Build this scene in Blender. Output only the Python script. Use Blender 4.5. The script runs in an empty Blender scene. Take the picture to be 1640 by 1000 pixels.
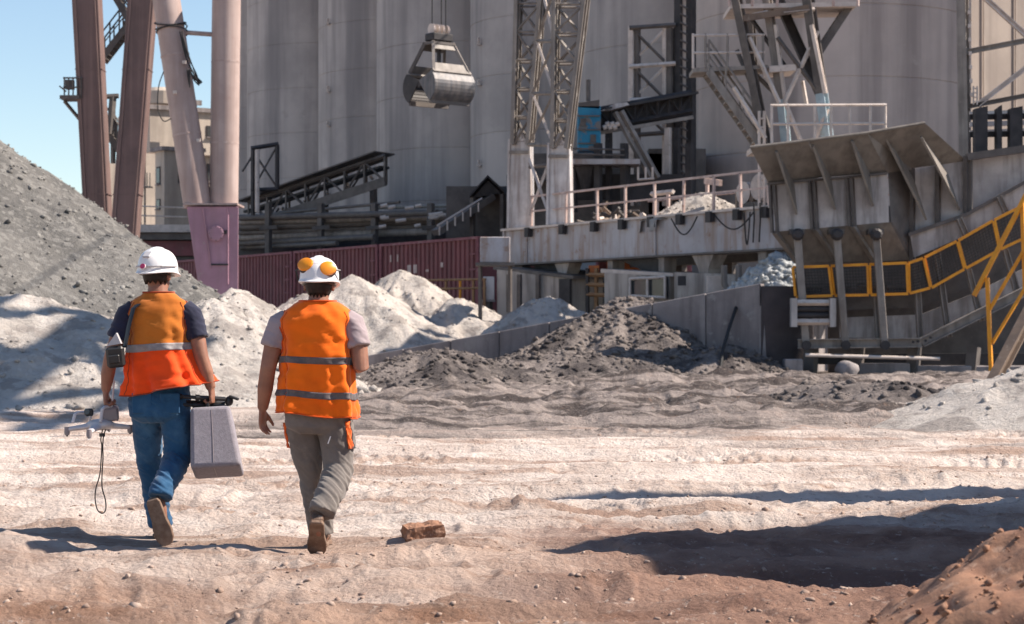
import bpy, bmesh, math, random
import numpy as np
from mathutils import Vector, Matrix, Euler, noise as mnoise

R = math.radians
random.seed(7); np.random.seed(7)
scene = bpy.context.scene
COL = scene.collection

# ---------------------------------------------------------------- camera
F, CX, HZ, CH = 3189.0, 820.0, 540.0, 1.24        # focal length in photo pixels, optical axis column, horizon row, eye height
cam = bpy.data.cameras.new('camera'); camo = bpy.data.objects.new('camera', cam); COL.objects.link(camo)
cam.lens = 70.0; cam.sensor_width = 36.0; cam.sensor_fit = 'HORIZONTAL'
camo.location = (0, 0, CH); camo.rotation_euler = (R(90), 0, 0)
cam.shift_y = (HZ - 500.0) / 1640.0
cam.clip_start = 0.1; cam.clip_end = 6000
cam.dof.use_dof = True; cam.dof.focus_distance = 12.0; cam.dof.aperture_fstop = 6.3
scene.camera = camo

# ---------------------------------------------------------------- sky and sun
SUN_AZ, SUN_EL = 4.0, 46.0                        # degrees behind the picture plane on the right, degrees up
S = Vector((math.cos(R(SUN_EL)) * math.cos(R(SUN_AZ)), math.cos(R(SUN_EL)) * math.sin(R(SUN_AZ)), math.sin(R(SUN_EL))))
world = bpy.data.worlds.new('World'); scene.world = world; world.use_nodes = True
wn = world.node_tree.nodes; wl = world.node_tree.links
for n in list(wn): wn.remove(n)
sky = wn.new('ShaderNodeTexSky'); sky.sky_type = 'NISHITA'; sky.sun_disc = False
sky.sun_elevation = R(SUN_EL); sky.sun_rotation = R(90 - SUN_AZ)
sky.air_density = 1.0; sky.dust_density = .12; sky.ozone_density = 1.0; sky.altitude = 100
bg = wn.new('ShaderNodeBackground'); bg.inputs['Strength'].default_value = 0.084
wo = wn.new('ShaderNodeOutputWorld'); wl.new(sky.outputs[0], bg.inputs[0]); wl.new(bg.outputs[0], wo.inputs[0])
sl = bpy.data.lights.new('sun', 'SUN'); sl.energy = 5.0; sl.angle = R(0.53); sl.color = (1.0, 0.885, 0.76)
so = bpy.data.objects.new('sun', sl); COL.objects.link(so); so.rotation_euler = S.to_track_quat('Z', 'Y').to_euler()
so.location = (20, 0, 30)
vs = scene.view_settings
vs.view_transform = 'Standard'; vs.look = 'None'; vs.exposure = 0.94; vs.gamma = 1.0; vs.use_curve_mapping = False
scene.render.engine = 'CYCLES'

# ---------------------------------------------------------------- helpers
Z = Vector((0, 0, 1))
def P(px, py, Y):                                   # photo pixel at a chosen distance -> world point
    return Vector(((px - CX) / F * Y, Y, CH + (HZ - py) / F * Y))

class MB:
    def __init__(s): s.v = []; s.f = []
    def add(s, vs_, fs_):
        n = len(s.v); s.v += [tuple(v) for v in vs_]; s.f += [tuple(i + n for i in f) for f in fs_]; return s
    def box(s, c, sz, rot=None):
        c = Vector(c); x, y, z = sz[0] / 2, sz[1] / 2, sz[2] / 2
        vs_ = [Vector(p) for p in ((-x,-y,-z),(x,-y,-z),(x,y,-z),(-x,y,-z),(-x,-y,z),(x,-y,z),(x,y,z),(-x,y,z))]
        if rot is not None:
            m = rot if isinstance(rot, Matrix) else Euler(rot).to_matrix()
            vs_ = [m @ v for v in vs_]
        return s.add([v + c for v in vs_], [(0,3,2,1),(4,5,6,7),(0,1,5,4),(1,2,6,5),(2,3,7,6),(3,0,4,7)])
    def beam(s, p, q, w, h=None, up=Z):
        p, q = Vector(p), Vector(q); h = w if h is None else h
        d = (q - p).normalized(); u = Vector(up); df = up is Z
        if abs(d.dot(u)) > .98: u = Vector((.55, .83, 0)) if df else Vector((0, 1, 0)); df = False
        a = d.cross(u).normalized(); b = a.cross(d).normalized()
        if df and w == h and w < .2:                 # small angle bars stand a little turned
            a, b = a * .80 + b * .60, b * .80 - a * .60
        vs_ = [o + a * i * w / 2 + b * j * h / 2 for o in (p, q) for i, j in ((-1,-1),(1,-1),(1,1),(-1,1))]
        return s.add(vs_, [(0,1,2,3),(7,6,5,4),(0,4,5,1),(1,5,6,2),(2,6,7,3),(3,7,4,0)])
    def ibeam(s, p, q, w, h, t=.03, up=Z):
        p, q = Vector(p), Vector(q); d = (q - p).normalized(); u = Vector(up)
        if abs(d.dot(u)) > .93: u = Vector((.6, .8, 0))
        a = d.cross(u).normalized(); b = a.cross(d).normalized()
        s.beam(p + b * (h/2 - t/2), q + b * (h/2 - t/2), w, t, b); s.beam(p - b * (h/2 - t/2), q - b * (h/2 - t/2), w, t, b)
        return s.beam(p, q, t, h - 2 * t, b)
    def tube(s, pts, r, n=8, cap=True, e=1.0):
        pts = [Vector(p) for p in pts]; m = len(pts)
        rs = r if isinstance(r, (list, tuple)) else [r] * m
        vs_ = []; a = None
        for i, p in enumerate(pts):
            t = (pts[min(i + 1, m - 1)] - pts[max(i - 1, 0)]).normalized()
            if a is None:
                a = t.cross(Z)
                if a.length < .2: a = t.cross(Vector((0, 1, 0)))
                a.normalize()
            else:
                a = (a - t * a.dot(t)).normalized()
            b = t.cross(a)
            ra, rb = rs[i] if isinstance(rs[i], (tuple, list)) else (rs[i], rs[i])
            for k in range(n):
                an = 2 * math.pi * k / n
                vs_.append(p + a * math.cos(an) * ra + b * math.sin(an) * rb)
        fs_ = [(i*n + k, i*n + (k+1) % n, (i+1)*n + (k+1) % n, (i+1)*n + k) for i in range(m - 1) for k in range(n)]
        if cap: fs_ += [tuple(range(n))[::-1], tuple(range((m-1)*n, m*n))]
        return s.add(vs_, fs_)
    def prism(s, poly, vec):
        poly = [Vector(p) for p in poly]; vec = Vector(vec); n = len(poly)
        return s.add(poly + [p + vec for p in poly], [tuple(range(n))[::-1], tuple(range(n, 2*n))] + [(i, (i+1) % n, n + (i+1) % n, n + i) for i in range(n)])
    def loft(s, rings, cap=True):                   # rings: lists of equal length
        n = len(rings[0]); m = len(rings)
        fs_ = [(i*n + k, i*n + (k+1) % n, (i+1)*n + (k+1) % n, (i+1)*n + k) for i in range(m - 1) for k in range(n)]
        if cap: fs_ += [tuple(range(n))[::-1], tuple(range((m-1)*n, m*n))]
        return s.add([p for r_ in rings for p in r_], fs_)
    def lathe(s, prof, c, n=32, axis=Z, cap=True):
        c = Vector(c); q = Z.rotation_difference(Vector(axis)); rings = []
        for r_, h in prof:
            rings.append([c + q @ Vector((r_ * math.cos(2*math.pi*k/n), r_ * math.sin(2*math.pi*k/n), h)) for k in range(n)])
        return s.loft(rings, cap)
    def ball(s, c, rx, ry, rz, n=14, rot=None):
        prof = []
        rings = []
        for i in range(n + 1):
            th = math.pi * (i / n) if 0 < i < n else (0.03 if i == 0 else math.pi - .03)
            rings.append([Vector((rx*math.sin(th)*math.cos(2*math.pi*k/n), ry*math.sin(th)*math.sin(2*math.pi*k/n), -rz*math.cos(th))) for k in range(n)])
        if rot is not None: rings = [[rot @ v for v in r_] for r_ in rings]
        c = Vector(c)
        return s.loft([[v + c for v in r_] for r_ in rings])
    def build(s, name, mat, parent=None, smooth=False, bevel=0, angle=40):
        me = bpy.data.meshes.new(name)
        off = root_loc(parent)
        me.from_pydata([(v[0] - off.x, v[1] - off.y, v[2] - off.z) for v in s.v], [], s.f)
        bm = bmesh.new(); bm.from_mesh(me); bmesh.ops.recalc_face_normals(bm, faces=bm.faces); bm.to_mesh(me); bm.free()
        o = bpy.data.objects.new(name, me); COL.objects.link(o); o.parent = parent
        if mat is not None: me.materials.append(mat)
        if smooth:
            me.shade_smooth()
            try: me.set_sharp_from_angle(angle=R(angle))
            except Exception: pass
        if bevel:
            b = o.modifiers.new('bevel', 'BEVEL'); b.width = bevel; b.segments = 1; b.limit_method = 'ANGLE'; b.angle_limit = R(50)
        return o

WL = {}
def root_loc(parent):
    while parent is not None:
        if parent.name in WL: return WL[parent.name]
        parent = parent.parent
    return Vector((0, 0, 0))
def tag(o, label=None, cat=None, group=None, kind=None):
    if label: o['label'] = label
    if cat: o['category'] = cat
    if group: o['group'] = group
    if kind: o['kind'] = kind
    return o
def thing(name, label, cat, loc=(0, 0, 0), group=None):
    o = bpy.data.objects.new(name, None); COL.objects.link(o); o.location = loc; o.empty_display_size = .3
    WL[o.name] = Vector(loc); return tag(o, label, cat, group)
def rehome(o, loc):                                 # move a single-mesh thing's origin to its base
    loc = Vector(loc); o.data.transform(Matrix.Translation(-loc)); o.location = loc; WL[o.name] = loc; return o
def np_mesh(name, V, Fc, mat, parent=None, smooth=True, loc=None):
    V = np.asarray(V, dtype=np.float32); Fc = np.asarray(Fc, dtype=np.int32); k = Fc.shape[1]
    off = Vector(loc) if loc is not None else root_loc(parent)
    V = V - np.array(off[:], dtype=np.float32)
    me = bpy.data.meshes.new(name); me.vertices.add(len(V)); me.vertices.foreach_set('co', V.ravel())
    me.loops.add(Fc.size); me.loops.foreach_set('vertex_index', Fc.ravel())
    me.polygons.add(len(Fc)); me.polygons.foreach_set('loop_start', np.arange(0, Fc.size, k, dtype=np.int32))
    me.update(calc_edges=True)
    if smooth: me.polygons.foreach_set('use_smooth', np.ones(len(Fc), dtype=bool))
    me.materials.append(mat)
    o = bpy.data.objects.new(name, me); COL.objects.link(o); o.parent = parent
    if loc is not None: o.location = loc; WL[o.name] = Vector(loc)
    return o

# value noise on numpy arrays
_T = np.random.RandomState(3).rand(512, 512).astype(np.float32)
def vnoise(x, y, seed=0):
    x = x + seed * 17.31; y = y + seed * 9.77
    xi = np.floor(x).astype(int); yi = np.floor(y).astype(int); fx = x - xi; fy = y - yi
    fx = fx*fx*fx*(fx*(fx*6-15)+10); fy = fy*fy*fy*(fy*(fy*6-15)+10)
    a = _T[xi & 511, yi & 511]; b = _T[(xi+1) & 511, yi & 511]; c = _T[xi & 511, (yi+1) & 511]; d = _T[(xi+1) & 511, (yi+1) & 511]
    return ((a*(1-fx)+b*fx)*(1-fy) + (c*(1-fx)+d*fx)*fy) * 2 - 1
def fbm(x, y, oct=5, seed=0, gain=.5):
    t = 0; a = 1; n = 0
    for i in range(oct):
        ca, sa = math.cos(i * .7), math.sin(i * .7)
        t = t + a * vnoise((x*ca - y*sa) * 2**i, (x*sa + y*ca) * 2**i, seed + i); n += a; a *= gain
    return t / n
def sstep(a, b, x):
    t = np.clip((x - a) / (b - a), 0, 1); return t*t*(3-2*t)

# ---------------------------------------------------------------- materials
def _new(name):
    m = bpy.data.materials.new(name); m.use_nodes = True
    nt = m.node_tree; b = nt.nodes['Principled BSDF']; return m, nt, b
def _n(nt, t, **k):
    n = nt.nodes.new(t)
    for a, v in k.items(): setattr(n, a, v)
    return n
def _noise(nt, vec, scale, detail=6, rough=.6):
    n = _n(nt, 'ShaderNodeTexNoise'); n.inputs['Scale'].default_value = scale; n.inputs['Detail'].default_value = detail
    n.inputs['Roughness'].default_value = rough; nt.links.new(vec, n.inputs['Vector']); return n.outputs['Fac']
def _ramp(nt, fac, a, b):
    r = _n(nt, 'ShaderNodeMapRange'); r.interpolation_type = 'SMOOTHSTEP'; r.inputs['From Min'].default_value = a; r.inputs['From Max'].default_value = b
    nt.links.new(fac, r.inputs['Value']); return r.outputs['Result']
def _mix(nt, fac, a, b, mode='MIX'):
    m = _n(nt, 'ShaderNodeMix', data_type='RGBA', blend_type=mode)
    if isinstance(fac, (int, float)): m.inputs[0].default_value = fac
    else: nt.links.new(fac, m.inputs[0])
    for i, c in ((6, a), (7, b)):
        if isinstance(c, (tuple, list)): m.inputs[i].default_value = (*c[:3], 1)
        else: nt.links.new(c, m.inputs[i])
    return m.outputs[2]
def _map(nt, vec, sc):
    m = _n(nt, 'ShaderNodeMapping'); m.inputs['Scale'].default_value = sc; nt.links.new(vec, m.inputs['Vector']); return m.outputs[0]
def _coord(nt, rnd=True):
    tc = _n(nt, 'ShaderNodeTexCoord'); v = tc.outputs['Object']
    if rnd:
        oi = _n(nt, 'ShaderNodeObjectInfo'); mu = _n(nt, 'ShaderNodeMath', operation='MULTIPLY'); mu.inputs[1].default_value = 61
        nt.links.new(oi.outputs['Random'], mu.inputs[0])
        a = _n(nt, 'ShaderNodeVectorMath', operation='ADD'); nt.links.new(v, a.inputs[0]); nt.links.new(mu.outputs[0], a.inputs[1]); v = a.outputs[0]
    return v
def _bump(nt, b, h, strength, dist):
    bp = _n(nt, 'ShaderNodeBump'); bp.inputs['Strength'].default_value = strength; bp.inputs['Distance'].default_value = dist
    nt.links.new(h, bp.inputs['Height']); nt.links.new(bp.outputs[0], b.inputs['Normal'])
def mat(name, c1, c2=None, scale=2.0, lo=.35, hi=.65, rough=.8, metal=0, bump=.25, bscale=25, bdist=.01,
        c3=None, c3s=5, c3lo=.56, c3hi=.66, streak=None, ss=(4, 4, .25), sa=.5, spec=.3, rnd=True, coat=0):
    m, nt, b = _new(name); v = _coord(nt, rnd); col = c1
    if c2: col = _mix(nt, _ramp(nt, _noise(nt, v, scale), lo, hi), c1, c2)
    if streak:
        col = _mix(nt, _mulv(nt, _ramp(nt, _noise(nt, _map(nt, v, ss), 1.0, 5), .42, .68), sa), col, streak)
    if c3: col = _mix(nt, _ramp(nt, _noise(nt, v, c3s, 8, .68), c3lo, c3hi), col, c3)
    if isinstance(col, tuple): b.inputs['Base Color'].default_value = (*col, 1)
    else: nt.links.new(col, b.inputs['Base Color'])
    b.inputs['Roughness'].default_value = rough; b.inputs['Metallic'].default_value = metal
    b.inputs['Specular IOR Level'].default_value = spec
    if coat: b.inputs['Coat Weight'].default_value = coat
    if bump: _bump(nt, b, _noise(nt, v, bscale, 5), bump, bdist)
    return m
def _mulv(nt, a, k):
    m = _n(nt, 'ShaderNodeMath', operation='MULTIPLY'); nt.links.new(a, m.inputs[0]); m.inputs[1].default_value = k; return m.outputs[0]

M = {}
M['silo'] = mat('silo_concrete', (.46,.415,.39), (.35,.318,.302), scale=.25, streak=(.20,.185,.185), ss=(.5,.5,.03), sa=.8, rough=.9, bump=.3, bscale=3, bdist=.03, c3=(.33,.30,.28), c3s=.6, c3lo=.6, c3hi=.75)
M['silo_bounce'] = mat('bounce_lit_silo_concrete', (.55,.46,.41), (.45,.375,.335), scale=.25, streak=(.24,.2,.185), ss=(.6,.6,.03), sa=.75, rough=.9, bump=.3, bscale=3, bdist=.03, c3=(.46,.39,.35), c3s=.6, c3lo=.6, c3hi=.75)  # warm bounce light on the broad silo, put into its concrete colour
M['lit_wall'] = mat('pale_concrete', (.42,.36,.32), (.34,.29,.26), scale=.3, streak=(.27,.23,.21), ss=(1.3,1.3,.04), sa=.7, rough=.9, bump=.3, bscale=4, bdist=.02)
M['conc'] = mat('concrete', (.30,.27,.265), (.215,.19,.19), scale=.8, streak=(.11,.095,.095), ss=(2.2,2.2,.2), sa=.6, rough=.92, bump=.5, bscale=14, bdist=.02, c3=(.30,.28,.27), c3s=2.5, c3lo=.58, c3hi=.7)
M['conc_dark'] = mat('shade_dark_concrete', (.09,.075,.078), (.06,.052,.055), scale=.9, streak=(.045,.04,.04), ss=(2,2,.2), rough=.92, bump=.5, bscale=14, bdist=.02)  # shade of the retaining wall's end block put into a darker concrete
M['tan'] = mat('tan_render', (.50,.43,.365), (.40,.345,.295), scale=.35, streak=(.23,.19,.165), ss=(.8,.8,.08), rough=.9, bump=.2, bscale=5)
M['pink'] = mat('dusty_pink_steel', (.42,.235,.30), (.34,.19,.24), scale=1.0, c3=(.36,.29,.27), c3s=2.2, c3lo=.56, c3hi=.74, rough=.6, bump=.15, streak=(.28,.17,.19), ss=(4,4,.3), sa=.5)
M['tubec'] = mat('dusty_tube_steel', (.44,.345,.32), (.36,.275,.255), scale=1.0, streak=(.28,.2,.18), ss=(4,4,.12), sa=.6, rough=.65, bump=.15, c3=(.30,.19,.18), c3s=1.6, c3lo=.62, c3hi=.78)
M['maroon'] = mat('maroon_leg_steel', (.165,.108,.102), (.125,.085,.081), scale=.8, streak=(.25,.17,.15), ss=(5,5,.12), sa=.5, rough=.65, bump=.15)
M['wagon'] = mat('maroon_wagon_paint', (.24,.082,.085), (.18,.062,.065), scale=1.0, streak=(.17,.085,.08), ss=(4,4,.3), sa=.5, rough=.7, bump=.15, c3=(.2,.12,.11), c3s=3, c3lo=.62, c3hi=.75)
M['wagon_rim'] = mat('worn_wagon_trim', (.27,.10,.11), (.2,.07,.08), scale=3, rough=.7, c3=(.33,.2,.19), c3s=5)
M['steel'] = mat('dusty_grey_steel', (.29,.26,.235), (.21,.185,.17), scale=1.5, streak=(.10,.085,.075), ss=(5,5,.4), sa=.5, rough=.6, bump=.2, c3=(.27,.235,.205), c3s=4, c3lo=.58, c3hi=.72)
M['dark'] = mat('dark_steel', (.05,.045,.047), (.03,.028,.03), scale=2, rough=.6, bump=.2, c3=(.095,.08,.072), c3s=5, c3lo=.6, c3hi=.75)
M['mid'] = mat('grimy_steel', (.14,.122,.112), (.095,.083,.078), scale=2, rough=.6, bump=.2, c3=(.16,.135,.12), c3s=5, c3lo=.58, c3hi=.74)
M['bone'] = mat('dusty_pale_steel', (.62,.54,.49), (.50,.43,.385), scale=3, rough=.65, bump=.2, c3=(.21,.145,.115), c3s=6, c3lo=.6, c3hi=.72)
M['rail'] = mat('worn_railing_paint', (.56,.44,.40), (.46,.33,.29), scale=3, rough=.6, bump=.1, c3=(.23,.12,.085), c3s=7, c3lo=.55, c3hi=.68)
M['girder'] = mat('weathered_lavender_paint', (.46,.45,.475), (.38,.36,.37), scale=.7, rough=.75, bump=.3, bscale=10, streak=(.28,.2,.155), ss=(2.5,2.5,.35), sa=.75, c3=(.27,.165,.11), c3s=2.2, c3lo=.56, c3hi=.72)
M['white_st'] = mat('flaking_white_steel', (.60,.575,.575), (.48,.45,.45), scale=2, rough=.7, streak=(.24,.19,.17), ss=(5,5,.35), sa=.7, c3=(.2,.13,.10), c3s=4, c3lo=.6, c3hi=.74)
M['hop'] = mat('hopper_plate', (.24,.215,.19), (.185,.165,.148), scale=.8, rough=.6, bump=.2, streak=(.085,.073,.065), ss=(3,3,.3), sa=.5, c3=(.20,.185,.17), c3s=3, c3lo=.6, c3hi=.76)
M['hop_pale'] = mat('hopper_panel_pale', (.48,.44,.42), (.36,.325,.31), scale=1.4, rough=.65, bump=.2, streak=(.14,.12,.11), ss=(3,3,.4), sa=.7, c3=(.38,.35,.35), c3s=2.6, c3lo=.58, c3hi=.7)
M['yellow'] = mat('yellow_safety_paint', (.80,.33,.02), (.68,.26,.02), scale=4, rough=.5, bump=.08, c3=(.38,.17,.05), c3s=9, c3lo=.6, c3hi=.72, spec=.4)
M['blue'] = mat('blue_cabin_paint', (.03,.22,.36), (.02,.15,.27), scale=1.2, rough=.6, c3=(.16,.15,.15), c3s=1.6, c3lo=.5, c3hi=.56)
M['paleblue'] = mat('pale_blue_paint', (.40,.50,.55), (.30,.38,.42), scale=3, rough=.6, c3=(.25,.2,.18), c3s=6, c3lo=.58, c3hi=.7)
M['orange_st'] = mat('orange_painted_steel', (.55,.17,.05), (.4,.12,.05), scale=5, rough=.7)
M['cream'] = mat('grimy_cream_render', (.46,.41,.37), (.36,.32,.29), scale=1, streak=(.17,.145,.13), ss=(3,3,.3), sa=.7, rough=.9, bump=.3)
M['brown'] = mat('brown_strut_steel', (.19,.135,.10), (.13,.095,.075), scale=2, rough=.7, c3=(.25,.2,.165), c3s=5)
M['glass'] = mat('dusty_glass', (.04,.045,.05), (.07,.07,.07), scale=2, rough=.15, bump=0, spec=.5)
M['rubber'] = mat('black_rubber', (.02,.02,.021), rough=.6, bump=.1)
M['cable'] = mat('cable_black', (.03,.028,.028), rough=.6, bump=0)
M['wire'] = mat('guard_wire', (.06,.055,.05), rough=.6, bump=0)
# ================================================================ FAR: silos, buildings
U = Vector((.54, -.8417, 0)).normalized()            # along the tracks, towards the camera and right
V = Vector((.8417, .54, 0)).normalized()             # away from the camera, across the tracks

silos = [  # left edge px, distance, radius, label
    (1110, 88, 6.1, 'broad concrete silo with warm bounce light in its colour behind the stair tower, widest of the row'),
    (928, 98, 5.5, 'concrete silo behind the lattice tower and the blue cabin'),
    (755, 108, 5.5, 'concrete silo between the hanging grab and the lattice crane leg'),
    (605, 118, 5.5, 'concrete silo straight behind the hanging grab'),
    (512, 129, 5.5, 'narrow strip of concrete silo left of the hanging grab, with small brackets at its edge'),
    (398, 139, 5.5, 'leftmost wide concrete silo, just right of the vertical crane tube'),
    (343, 150, 5.5, 'sliver of far silo half hidden by the vertical crane tube')]
for px, Y, rad, lab in silos:
    cx = (px - CX) / F * Y + rad * .99
    t = thing('silo', lab, 'silo', (cx, Y, 0), 'row of concrete silos')
    prof = []; z = 0
    hh = 44 if px != 343 else 24.5
    while z < hh:                                     # slip-formed lifts with recessed joints
        prof += [(rad, z), (rad, z + 2.92), (rad - .025, z + 2.94), (rad - .025, z + 2.99)]; z += 3.0
    MB().lathe(prof, (cx, Y, 0), 72).build('wall', M['silo_bounce' if px == 1110 else 'silo'], t, smooth=True, angle=25)
    MB().lathe([(rad + .25, z), (rad + .25, z + .5)], (cx, Y, 0), 48).build('roof_slab', M['conc'], t)
    if px in (512, 755, 343):  # small brackets, also added for the dots of sun between silos
        a = math.radians(214 if px != 755 else 206)
        for k in (0, 1, 2, 4, 5, 7):
            q = Vector((cx + math.cos(a) * rad, Y + math.sin(a) * rad, 6 + k * 2.15))
            MB().box(q + Vector((-.06, -.12, 0)), (.2, .26, .1)).box(q + Vector((-.05, -.22, .1 + .05 * (k % 3))), (.16, .05, .2 + .08 * (k % 2)), (0, 0, R(40))).build('bracket', M['bone'], t)
# pale wall at right, and an unseen tower added to shade the broad silo
c0 = Vector((18.3, 90.2, 0))
t = thing('concrete_building', 'pale sunlit concrete building at the right edge behind the steel frame', 'building', c0)
pts = [c0, c0 + V * 26, c0 + V * 26 + U * -9, c0 + U * -9]
MB().prism(pts, (0, 0, 40)).build('wall', M['lit_wall'], t)
for k in range(1, 13):
    a = c0 + V * (k * 2.1) + U * .06
    MB().prism([a, a + V * .09, a + V * .09 + U * .05, a + U * .05], (0, 0, 40)).build('pilaster', M['lit_wall'], t)
MB().prism([p + Vector((0, 0, 40)) for p in [c0 + U*.4 - V*.4, c0 + V*26.4 + U*.4, c0 + V*26.4 - U*9.4, c0 - V*.4 - U*9.4]], (0, 0, .6)).build('parapet', M['conc'], t)
c1 = Vector((37, 78, 0))
t = thing('shade_tower', 'unseen tall concrete tower added to shade the broad silo', 'tower', c1)
MB().box(c1 + Vector((5, 5.5, 26)), (9, 13, 52)).build('wall', M['lit_wall'], t)
for k in range(8):
    MB().box(c1 + Vector((5, 5.5, 3 + k * 6.4)), (9.5, 13.5, .35)).build('floor_slab', M['conc'], t)

# far tan building at the left
t = thing('tan_building', 'tan rendered plant building with small windows seen between the crane legs', 'building', P(250, 480, 150))
Yb = 150
def bx(x0, x1, y0, y1, d, n, m, dy=0):
    a = P(x0, y1, Yb + dy); b = P(x1, y0, Yb + dy)
    return MB().prism([a, (b.x, a.y, a.z), b, (a.x, a.y, b.z)], (0, d, 0)).build(n, m, t)
def rb(xl, xc, xr, y0, y1, n, m, dy=0, grow=0):       # block turned to the plant's grid: corner column xc, left face to xl, right face to xr
    k = F / (Yb + dy); c = P(xc, y1, Yb + dy); w_ = (xr - xc) / k / V.x; d = (xc - xl) / k / U.x; h_ = (y1 - y0) / k
    c = c - V * grow + U * grow; w_ += 2 * grow; d += 2 * grow
    o = MB().prism([c, c + V * w_, c + V * w_ - U * d, c - U * d], (0, 0, h_)).build(n, m, t); return o
rb(243, 263, 316, 240, 420, 'wall', M['tan']); rb(243, 263, 316, 235, 241, 'cornice', M['conc'], 0, .3)
rb(228, 240, 352, 174, 244, 'wall', M['tan'], 6); rb(228, 240, 352, 168, 175, 'roof', M['conc'], 6, .25)
rb(172, 176, 250, 262, 420, 'wall', M['tan'], 12); rb(186, 196, 246, 186, 270, 'wall', M['tan'], 14); rb(312, 320, 380, 238, 420, 'wall', M['tan'], 9)
a = P(258, 168, 158); MB().lathe([(1.2, 0), (1.2, 1.0), (.9, 1.3), (0.05, 1.4)], a, 20).build('roof_drum', M['tan'], t)
rb(305, 308, 322, 160, 168, 'roof_box', M['conc'], 6)
for xa, xb, y0, y1, c_, ax_ in ((247, 255, 266, 294, 263, -1), (247, 255, 318, 334, 263, -1), (283, 291, 272, 292, 263, 1), (290, 302, 196, 214, 240, 1), (322, 334, 196, 214, 240, 1), (330, 337, 262, 290, 320, 1)):
    dyy = {263: 0, 240: 6, 320: 9}[c_]; k = F / (Yb + dyy); c = P(c_, y1, Yb + dyy); ax2 = V if ax_ > 0 else -U
    l0 = abs((xa if ax_ > 0 else xb) - c_) / k / ax2.x.__abs__(); ww = (xb - xa) / k / abs(ax2.x); h_ = (y1 - y0) / k; nn = U if ax_ > 0 else -V
    q = c + ax2 * l0
    wdw = MB().prism([q + nn * .06, q + ax2 * ww + nn * .06, q + ax2 * ww - nn * .1, q - nn * .1], (0, 0, h_)).build('window', M['conc_dark'], t)
    q2 = q + ax2 * ww * .1 + Z * h_ * .08
    MB().prism([q2 + nn * .075, q2 + ax2 * ww * .8 + nn * .075, q2 + ax2 * ww * .8, q2], (0, 0, h_ * .84)).build('pane', M['glass'], wdw)
    MB().prism([q + nn * .2, q + ax2 * ww + nn * .2, q + ax2 * ww, q], (0, 0, -.08)).build('sill', M['conc'], wdw)
for z_ in (345, 330):
    p, q = P(213, z_, 147), P(300, z_ + 3, 147); MB().beam(p, q, .07).build('pipe', M['bone'], t)
for x_ in (225, 232):
    MB().beam(P(x_, 255, 148.5), P(x_, 400, 148.5), .1).build('downpipe', M['steel'], t)
MB().box(P(231, 300, 148), (1.1, 1.0, .08)).build('balcony', M['steel'], t)
for i in range(5): MB().beam(P(222 + i * 4.5, 300, 147.6), P(222 + i * 4.5, 277, 147.6), .05).build('balcony_bar', M['steel'], t)

# low sheds behind the big pile, left of the crane footing
t = thing('long_shed', 'low long shed with ribbed roof edge behind the gravel pile', 'shed', P(270, 400, 118))
for k, (y0, y1, m) in enumerate(((360, 372, 'bone'), (373, 384, 'mid'), (386, 410, 'wagon'), (411, 480, 'mid'))):
    a, b = P(205, y1, 118 + k * .3), P(330, y0, 118 + k * .3)
    MB().prism([a, (b.x, a.y, a.z), b, (a.x, a.y, b.z)], (0, 4, 0)).build(('roof', 'eave', 'wall', 'base')[k], M[m], t)

# ---------------------------------------------------------------- pipes and belt gallery left of centre
def truss(name, parent, p, q, h, w, n, m, chord=.16, brace=.09, side=None):
    p, q = Vector(p), Vector(q); d = (q - p); sd = side if side is not None else Vector((d.y, -d.x, 0)).normalized()
    for s_ in (0, 1):
        o = sd * (w * s_)
        for z_ in (0, h):
            MB().beam(p + o + Z * z_, q + o + Z * z_, chord).build('chord', m, parent)
        for i in range(n + 1):
            a = p + o + d * (i / n)
            MB().beam(a, a + Z * h, brace).build('upright', m, parent)
            if i < n:
                b = p + o + d * ((i + 1) / n)
                if i % 2: MB().beam(a, b + Z * h, brace).build('brace', m, parent)
                else: MB().beam(a + Z * h, b, brace).build('brace', m, parent)
t = thing('belt_gallery', 'inclined dark belt conveyor truss rising in front of the silos', 'conveyor', P(420, 400, 100))
truss('g', t, P(398, 362, 112), P(616, 290, 107), 1.35, 1.6, 7, M['mid'], .17, .09, Vector((0, 1, 0)))
MB().beam(P(398, 340, 112.6) , P(616, 268, 107.6), .9, .12).build('belt', M['rubber'], t)
MB().beam(P(395, 324, 112.6), P(616, 245, 107.8), 2.0, .07).build('roof_sheet', M['mid'], t)
MB().beam(P(398, 362, 111.4), P(616, 291, 106.6), .05, .5).build('side_sheet', M['mid'], t)
for x_, y0 in ((432, 350), (520, 320), (598, 297)):
    MB().beam(P(x_, y0, 109), P(x_ + 2, 420, 109), .3).build('trestle_leg', M['mid'], t)
for i in range(6):
    MB().lathe([(.09, -.6), (.09, .6)], P(415 + i * 36, 345 - i * 12, 110), 8, Vector((0, 1, 0))).build('idler', M['bone'], t)

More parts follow.
